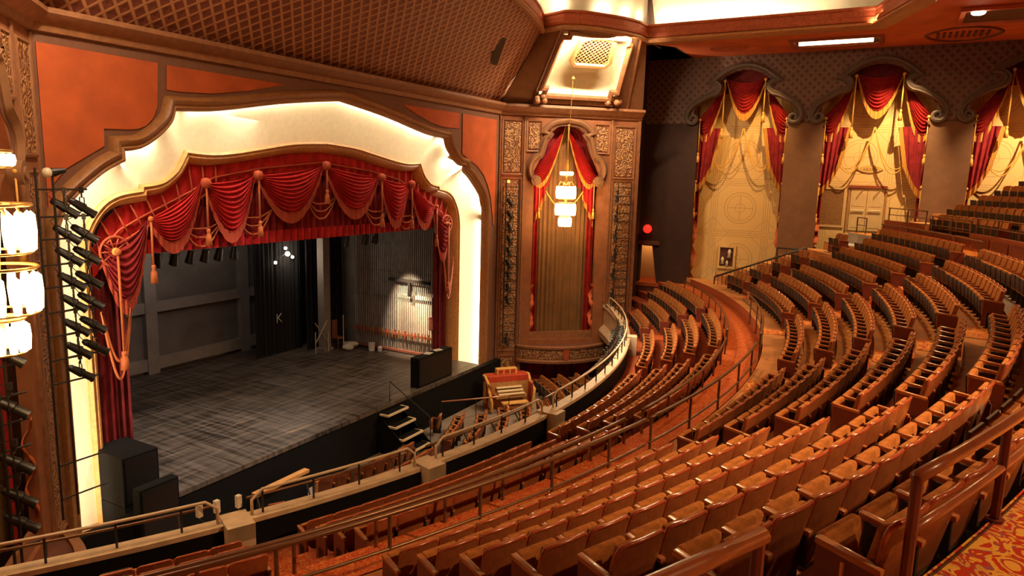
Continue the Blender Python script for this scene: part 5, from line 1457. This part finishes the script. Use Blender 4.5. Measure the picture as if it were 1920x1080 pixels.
for p in places:
    d, nm, bi, i, n, th, R, zf, x, y = p
    kind = 'low' if i == 0 else ('high' if i == n-1 else 'mid')
    if id(p) not in chosen:
        rest.append(p); continue
    which = 'aisle-end' if i == 0 else ('far-end' if i == n-1 else ordn[i])
    lab = f'brown plush seat, {which} one, {BLKTXT[bi]}, {ROWTXT[nm]}'
    rz = radians(th)
    if kind not in USED:
        r = PROTO[kind]; USED.add(kind); r.location = (x, y, zf); r.rotation_euler = (0, 0, rz)
    else:
        r = copy_tree(PROTO[kind], (x, y, zf), rz)
    r['label'] = lab; r['category'] = 'seat'; r['group'] = 'plush folding seats of the balcony'
    if kind == 'low' and nm in 'KL' and bi == 0:
        for ch in r.children:
            if ch.name.startswith('end_panel'):
                o = letter_mb(nm, -1).build('row_letter', 'letter_orange'); o.parent = ch
                break
# the many smaller ones further away are one body of seats
TV, TF, TM = [], [], []
mats_ = ['plush_brown', 'veneer_back', 'rail_mahogany', 'seat_iron', 'arm_oak', 'end_panel_maroon']
def lowpoly():
    """lighter version of the same seat for the far ones"""
    L = []
    b = MB(); b.box(-.225, .225, 0, .07, .42, .885, lean); L.append((b, 0))
    L.append((SP['back_panel'][0], 1))
    b = MB(); b.tube([lean(x, -.006, z) for x, z in ((-.25, .72), (-.245, .86), (-.2, .9), (.2, .9), (.245, .86), (.25, .72))], .02, 5); L.append((b, 2))
    b = MB(); b.box(-.225, .225, .295, .375, .32, .672, lambda x, y, z: (x*(1-.12*(z > .6)), y+(z-.36)*.1, z)); L.append((b, 0))
    b = MB(); b.box(-.2, .2, .366, .39, .36, .70, lambda x, y, z: (x, y+(z-.36)*.1, z)); L.append((b, 3))
    b = MB(); b.box(.24, .30, -.03, .365, .612, .655, lambda x, y, z: (x, y, z+(y-.1)*.1)); L.append((b, 4))
    b = MB(); b.box(.255, .285, .0, .34, .0, .585); L.append((b, 3))
    return L
LP = lowpoly()
def add_rest(x, y, zf, rz, kind):
    c, s_ = cos(rz), sin(rz)
    items = list(LP)
    if kind == 'low': items += [(endpanel(-1), 5), (END_ARM['armrest'], 4)]
    if kind == 'high': items += [(endpanel(1), 5)]
    for mb, mi in items:
        o = len(TV)
        TV.extend([(x+a*c-b*s_, y+a*s_+b*c, zf+z) for a, b, z in mb.v])
        TF.extend([tuple(i+o for i in f) for f in mb.f]); TM.extend([mi]*len(mb.f))
for (d, nm, bi, i, n, th, R, zf, x, y) in rest:
    add_rest(x, y, zf, radians(th), 'low' if i == 0 else ('high' if i == n-1 else 'mid'))
# orchestra stalls seen over the balcony front: tighter curve
OY = 23.4
for k in range(9):
    R = 8.75+.92*k; step = degrees(.54/R)
    for (a, b) in ((-62, -27), (-25.5, 9.5 if k < 1 else 9.0), (13.5, 60)):
        n = int((b-a)/step)
        for i in range(n):
            th = a+(i+.5)*step
            x, y = XC+R*sin(radians(th)), OY-R*cos(radians(th))
            if x > 31.5 or x < 6 or y > 15.9: continue
            if (Vector((x, y))-Vector((29.55, YP))).dot(Vector((-sa, -ca))) < 1.4 or (Vector((x, y))-Vector((8.78, YP))).dot(Vector((sa, -ca))) < 1.4: continue
            if hypot(x-XC, y-CY) > 24.2: continue
            if hypot(x-27.0, y-14.9) < 1.9 or (y > 14.7 and 19.2 < x < 22.1): continue
            if abs((x-24.6)*.52+(y-15.15)*.854) < .75 and 22.8 < x < 26.6: continue
            if y > 15.3 and x < 16.2: continue
            add_rest(x, y, FLOOR, radians(th), 'low' if i == 0 else ('high' if i == n-1 else 'mid'))
me = bpy.data.meshes.new('theatre_seats'); me.from_pydata(TV, [], TF)
for m in mats_: me.materials.append(M[m])
me.polygons.foreach_set('material_index', TM); me.update()
o = bpy.data.objects.new('theatre_seats', me); COL.objects.link(o)
o['kind'] = 'stuff'; tag(o, 'distant curved rows of brown folding seats in loge, stalls and upper balcony', 'seats')
# ------------------------------------------------------------------ railings of the balcony
def arc_rail(name, R, t0, t1, ztop, zbase, posts, label, cat='railing', mids=(), r=.035, m='rail_bronze', kick=None, rtop=None, post_r=.028, square=False):
    t = thing(name, polar(R, (t0+t1)/2, zbase), label, cat)
    n = max(6, int(abs(t1-t0)*1.5))
    mb = MB(); mb.tube(arc_pts(R, ztop, t0, t1, n), rtop or r, 10); mb.build('handrail', m, t, smooth=True)
    for z in mids:
        mb = MB(); mb.tube(arc_pts(R, z, t0, t1, n), r*.7, 8); mb.build('mid_rail', m, t, smooth=True)
    for th in posts:
        mb = MB(); mb.tube([polar(R, th, zbase), polar(R, th, ztop)], post_r, 8); mb.tube([polar(R, th, zbase), polar(R, th, zbase+.02)], post_r*1.9, 8); mb.build('post', 'end_panel_maroon' if m == 'rail_wood' else m, t, smooth=40)
    if kick:
        mb = MB(); mb.grid(lambda u, v: polar(R+(0 if v < .5 else .04), lerp(t0, t1, u), kick if v else zbase), n, 1); mb.build('kick_strip', 'iron_black', t)
    return t
AZ = 7.73
RR = RL+.02
t = arc_rail('balcony_railing', RR, -23.45, -9.0, 8.44, AZ, [-23.42+2.32*k for k in range(7)], 'stout wooden railing between the lettered L seats and the patterned carpet', mids=(8.12,), r=.04, rtop=.038, m='rail_wood', post_r=.031)
mb = MB(); mb.grid(lambda u, v: polar(RR-.03+.05*(v > .4), lerp(-23.6, -9, u), (AZ-.45, AZ+.03, AZ+.03)[int(round(v*2))]), 30, 2); mb.build('kick_strip', 'iron_black', t)
t = thing('stair_rail', polar(RR, -26, AZ), 'short stout handrail end at the head of the aisle stairs by seat K', 'railing')
mb = MB(); mb.tube(arc_pts(RR-.10, 8.44, -25.45, -31, 8), .040, 10); mb.build('handrail', 'rail_wood', t, smooth=True)
for th in (-25.5, -28.0):
    mb = MB(); mb.tube([polar(RR-.10, th, AZ-.45), polar(RR-.10, th, 8.42)], .03, 8); mb.build('post', 'end_panel_maroon', t, smooth=40)
arc_rail('aisle_railing', 29.88, -30, -12.2, 5.5, 4.4, [-29+2.9*k for k in range(6)], 'thin bronze railing along the carpeted walkway in the dark stretch nearest the camera', mids=(5.0,))
arc_rail('aisle_railing', 29.88, -11.9, 3.2, 5.5, 4.4, [-11.8+3.35*k for k in range(5)], 'thin bronze railing along the red carpeted walkway below the second block of seats', mids=(5.0,))
arc_rail('aisle_railing', 29.88, 5.5, 22.5, 5.5, 4.4, [5.6+3.4*k for k in range(5)], 'thin bronze railing where the carpeted walkway bends round to the side wall', mids=(5.1,))
arc_rail('loge_railing', 28.78, -31, -10, 4.95, 3.85, [-30+2.5*k for k in range(9)], 'low bronze railing behind the dark front seats nearest the camera')
arc_rail('loge_railing', 28.78, -8.5, 8.5, 4.95, 3.85, [-8.4+2.8*k for k in range(7)], 'low bronze railing behind the middle front seats along the red walkway')
arc_rail('loge_railing', 28.78, 11, 34, 4.95, 3.85, [11.1+2.85*k for k in range(9)], 'low bronze railing behind the far front seats below the passage doorway')
# parapet pipes
def par_rail(t0, t1, label):
    t = thing('parapet_rail', polar(25, (t0+t1)/2, 3.55), label, 'railing')
    n = int((t1-t0)*2.2)
    P = [polar(Rpar(lerp(t0, t1, k/n))-.05, lerp(t0, t1, k/n), 4.02 if 0 < k < n else 3.85) for k in range(n+1)]
    mb = MB(); mb.tube([(P[0][0], P[0][1], 3.55)]+P+[(P[-1][0], P[-1][1], 3.55)], .030, 8); mb.build('handrail', 'rail_cream', t, smooth=True)
    P = [polar(Rpar(lerp(t0, t1, k/n))-.40, lerp(t0, t1, k/n), 3.75) for k in range(n+1)]
    mb = MB(); mb.tube(P, .028, 8); mb.build('lamp_pipe', 'rail_bronze', t, smooth=True)
    for k in range(1, n, 5):
        th = lerp(t0, t1, k/n)
        mb = MB(); mb.tube([polar(Rpar(th)-.05, th, 3.54), polar(Rpar(th)-.05, th, 4.02)], .022, 6); mb.build('post', 'iron_black', t)
        mb = MB(); mb.tube([polar(Rpar(th)-.2, th, 3.5), polar(Rpar(th)-.40, th, 3.75)], .018, 6); mb.build('pipe_bracket', 'iron_black', t)
    return t
PSEC = ((-36.5, -25.4, 'curved pipe rail on the balcony front at the near end'), (-24.0, -15.7, 'curved pipe rail on the second stretch of the balcony front'), (-14.3, -4.9, 'curved pipe rail on the third stretch of the balcony front above the stalls'), (-3.5, 18.5, 'curved pipe rail on the fourth stretch of the balcony front below the organ ledge'), (20.1, 35.2, 'curved pipe rail on the last stretch of the balcony front by the organ bay'))
for a, b, lab in PSEC: par_rail(a, b, lab)
# blocks at the joints of the parapet
for k, e in enumerate(EDG[1:-1]):
    mb = MB(); mb.grid(lambda u, v: polar((24.85, 24.85, 25.5, 25.5)[int(round(v*3))], e+lerp(-.55, .55, u), (3.3, 3.60, 3.60, 3.3)[int(round(v*3))]), 2, 3)
    mb.grid(lambda u, v: polar(lerp(24.85, 25.5, u), e-.55, lerp(2.7, 3.6, v)), 1, 1); mb.grid(lambda u, v: polar(lerp(24.85, 25.5, u), e+.55, lerp(2.7, 3.6, v)), 1, 1)
    mb.grid(lambda u, v: polar(25.5, e+lerp(-.55, .55, u), lerp(2.7, 3.6, v)), 2, 1)
    struct(mb.build('wall_parapet_block', 'parapet_front'))
# lamps clipped to the balcony front below the organ ledge
fs0 = None
spots = [9.0+k*1.0 for k in range(14)]
for k, th in enumerate(spots):
    x, y, z = polar(Rpar(th)-.42, th, 3.98)
    lab = f'black spotlight, {ordn[k]} along the balcony front counting towards the organ bay'
    o = copy_tree(s0, (x, y, z), radians(th+90+random.uniform(-15, 15)), lab); o['group'] = 'spotlights on the balcony front'
for k, th in enumerate((-26.0, -25.3, -24.4)):
    x, y, z = polar(Rpar(th)-.30, th, 3.95)
    t = thing('control_box', (x, y, z-.35), f'small pale junction box, {ordn[k]} from the near end, on the balcony front joint', 'box', 'junction boxes on the balcony front')
    mb = MB(); mb.box(x-.045, x+.045, y-.045, y+.045, z-.30, z-.06); mb.build('case', 'white_plastic', t)
    mb = MB(); mb.tube([(x, y, z-.35), (x+.1, y-.1, z-.5)], .015, 5); mb.build('cable', 'iron_black', t)
area('balcony_front_fill', polar(24.0, 14, 7.5), polar(25.1, 13, 3.4), 3, .3, 650, CREAMW)  # added fill without a fitting, brightens the spotlights on the balcony front
# baluster railing by the side stairs
def slope_rail(p0, p1, n, label):
    t = thing('baluster_railing', p0, label, 'railing')
    P0, P1 = Vector(p0), Vector(p1)
    mb = MB(); mb.tube([P0+Vector((0, 0, 1.0)), P1+Vector((0, 0, 1.0))], .045, 8); mb.build('handrail', 'iron_black', t, smooth=True)
    mb = MB(); mb.tube([P0+Vector((0, 0, .12)), P1+Vector((0, 0, .12))], .025, 6); mb.build('bottom_rail', 'iron_black', t)
    for k in range(n+1):
        p = P0.lerp(P1, k/n); mb = MB(); mb.tube([p, p+Vector((0, 0, 1.0))], .035 if k in (0, n) else .016, 6); mb.build('baluster', 'iron_black', t)
    return t
slope_rail((36.0, 7.95, 4.15), (36.0, 3.7, 5.95), 22, 'black baluster railing climbing beside the first alcove at the side stairs')
mb = MB(); mb.add([(35.95, 8.0, 3.0), (35.95, 3.6, 3.0), (35.95, 3.6, 6.0), (35.95, 8.0, 4.2), (36.15, 8.0, 3.0), (36.15, 3.6, 3.0), (36.15, 3.6, 6.0), (36.15, 8.0, 4.2)], [(0, 1, 2, 3), (4, 7, 6, 5), (0, 3, 7, 4), (3, 2, 6, 7), (1, 5, 6, 2)]); struct(mb.build('wall_stair', 'wall_dark'))
slope_rail((37.2, 5.2, 5.75), (37.2, 3.4, 5.75), 4, 'short dark railing standing in front of the first pilaster')
# the walkway's kerb of brown panels below the first upper row
mb = MB(); mb.grid(lambda u, v: polar(29.90, lerp(-31, 38, u), lerp(4.4, 4.78, v)), 80, 1); struct(mb.build('wall_kerb', 'wood_wall'))
# aisle carpets between the seat blocks: a runner with half steps on every tier
for (a, b) in ((-25.9, -24.3), (-13.9, -12.7), (-1.8, .45), (12.5, 14.05), (26.6, 28.0)):
    mb = MB(); R0 = 29.95
    for nm in 'EFGHJKL':
        z = ROWD[nm][2]-.9; ro = ROWD[nm][1]+.15
        mb.grid(lambda u, v: polar((R0+.02, ro-.25, ro-.25, ro+.02)[int(round(v*3))], lerp(a, b, u), (z+.012, z+.012, z+.215, z+.215)[int(round(v*3))]), 3, 3)
        mb.grid(lambda u, v: polar(ro+.005, lerp(a, b, u), lerp(z+.2, z+.42, v)), 3, 1)
        for e in (a, b): mb.add([polar(ro-.25, e, z), polar(ro+.01, e, z), polar(ro+.01, e, z+.215), polar(ro-.25, e, z+.215)], [(0, 1, 2, 3)])
        R0 = ro
    struct(mb.build('floor_aisle_runner', 'carpet_gold'))
for (a, b) in ((-24.5, -22.7), (-9.1, -6.9), (7.7, 9.9), (22.5, 24.7)):
    mb = MB(); R0 = 25.3
    for nm in 'ABCD':
        z = ROWD[nm][2]-.9; ro = ROWD[nm][1]+.13
        mb.grid(lambda u, v: polar((R0+.02, ro-.25, ro-.25, ro+.02)[int(round(v*3))], lerp(a, b, u), (z+.012, z+.012, z+.18, z+.18)[int(round(v*3))]), 3, 3)
        R0 = ro
    struct(mb.build('floor_loge_runner', 'carpet_red'))
# wooden front wall of the upper seats, with its rails
mb = MB()
for (a, b, zt) in ((8.0, 18.6, 8.36), (18.6, 24.2, 8.10), (24.2, 29.6, 8.42)):
    n = 12
    mb.grid(lambda u, v: polar((37.30, 37.30, 37.46)[int(round(v*2))], lerp(a, b, u), (AZ, zt, zt)[int(round(v*2))]), n, 2)
struct(mb.build('wall_upper_front', 'wood_wall'))
for k in range(9):
    th = 9.0+k*2.3
    mb = MB(); mb.grid(lambda u, v: polar(37.27, th+lerp(.15, 2.1, u), lerp(AZ+.1, 8.22, v)), 4, 1); struct(mb.build('wall_upper_panel', 'end_panel_maroon'))
arc_rail('upper_railing', 37.40, 8, 18.2, 8.92, 8.36, [8.2+2.5*k for k in range(5)], 'thin bronze railing on the wooden wall at the picture edge before the upper seats', mids=(8.62,), r=.026)
arc_rail('upper_railing', 37.40, 18.8, 23.8, 8.80, 8.10, [18.9+2.4*k for k in range(3)], 'thin bronze railing above the lower middle piece of the wooden wall', mids=(8.45,), r=.026)
arc_rail('upper_railing', 37.40, 24.4, 29.4, 8.98, 8.42, [24.5+2.4*k for k in range(3)], 'thin bronze railing on the wooden wall end nearest the double doors', mids=(8.68,), r=.026)
arc_rail('row_railing', 36.35, 13.0, 27.0, 8.30, AZ, [13.2+3.4*k for k in range(5)], 'thin bronze railing along the back of row L before the wooden wall', r=.026)
arc_rail('landing_railing', 36.6, 29.9, 31.3, 8.45, AZ, [29.95, 31.25], 'short bronze railing on the landing in front of the double doors', mids=(8.1,), r=.026)
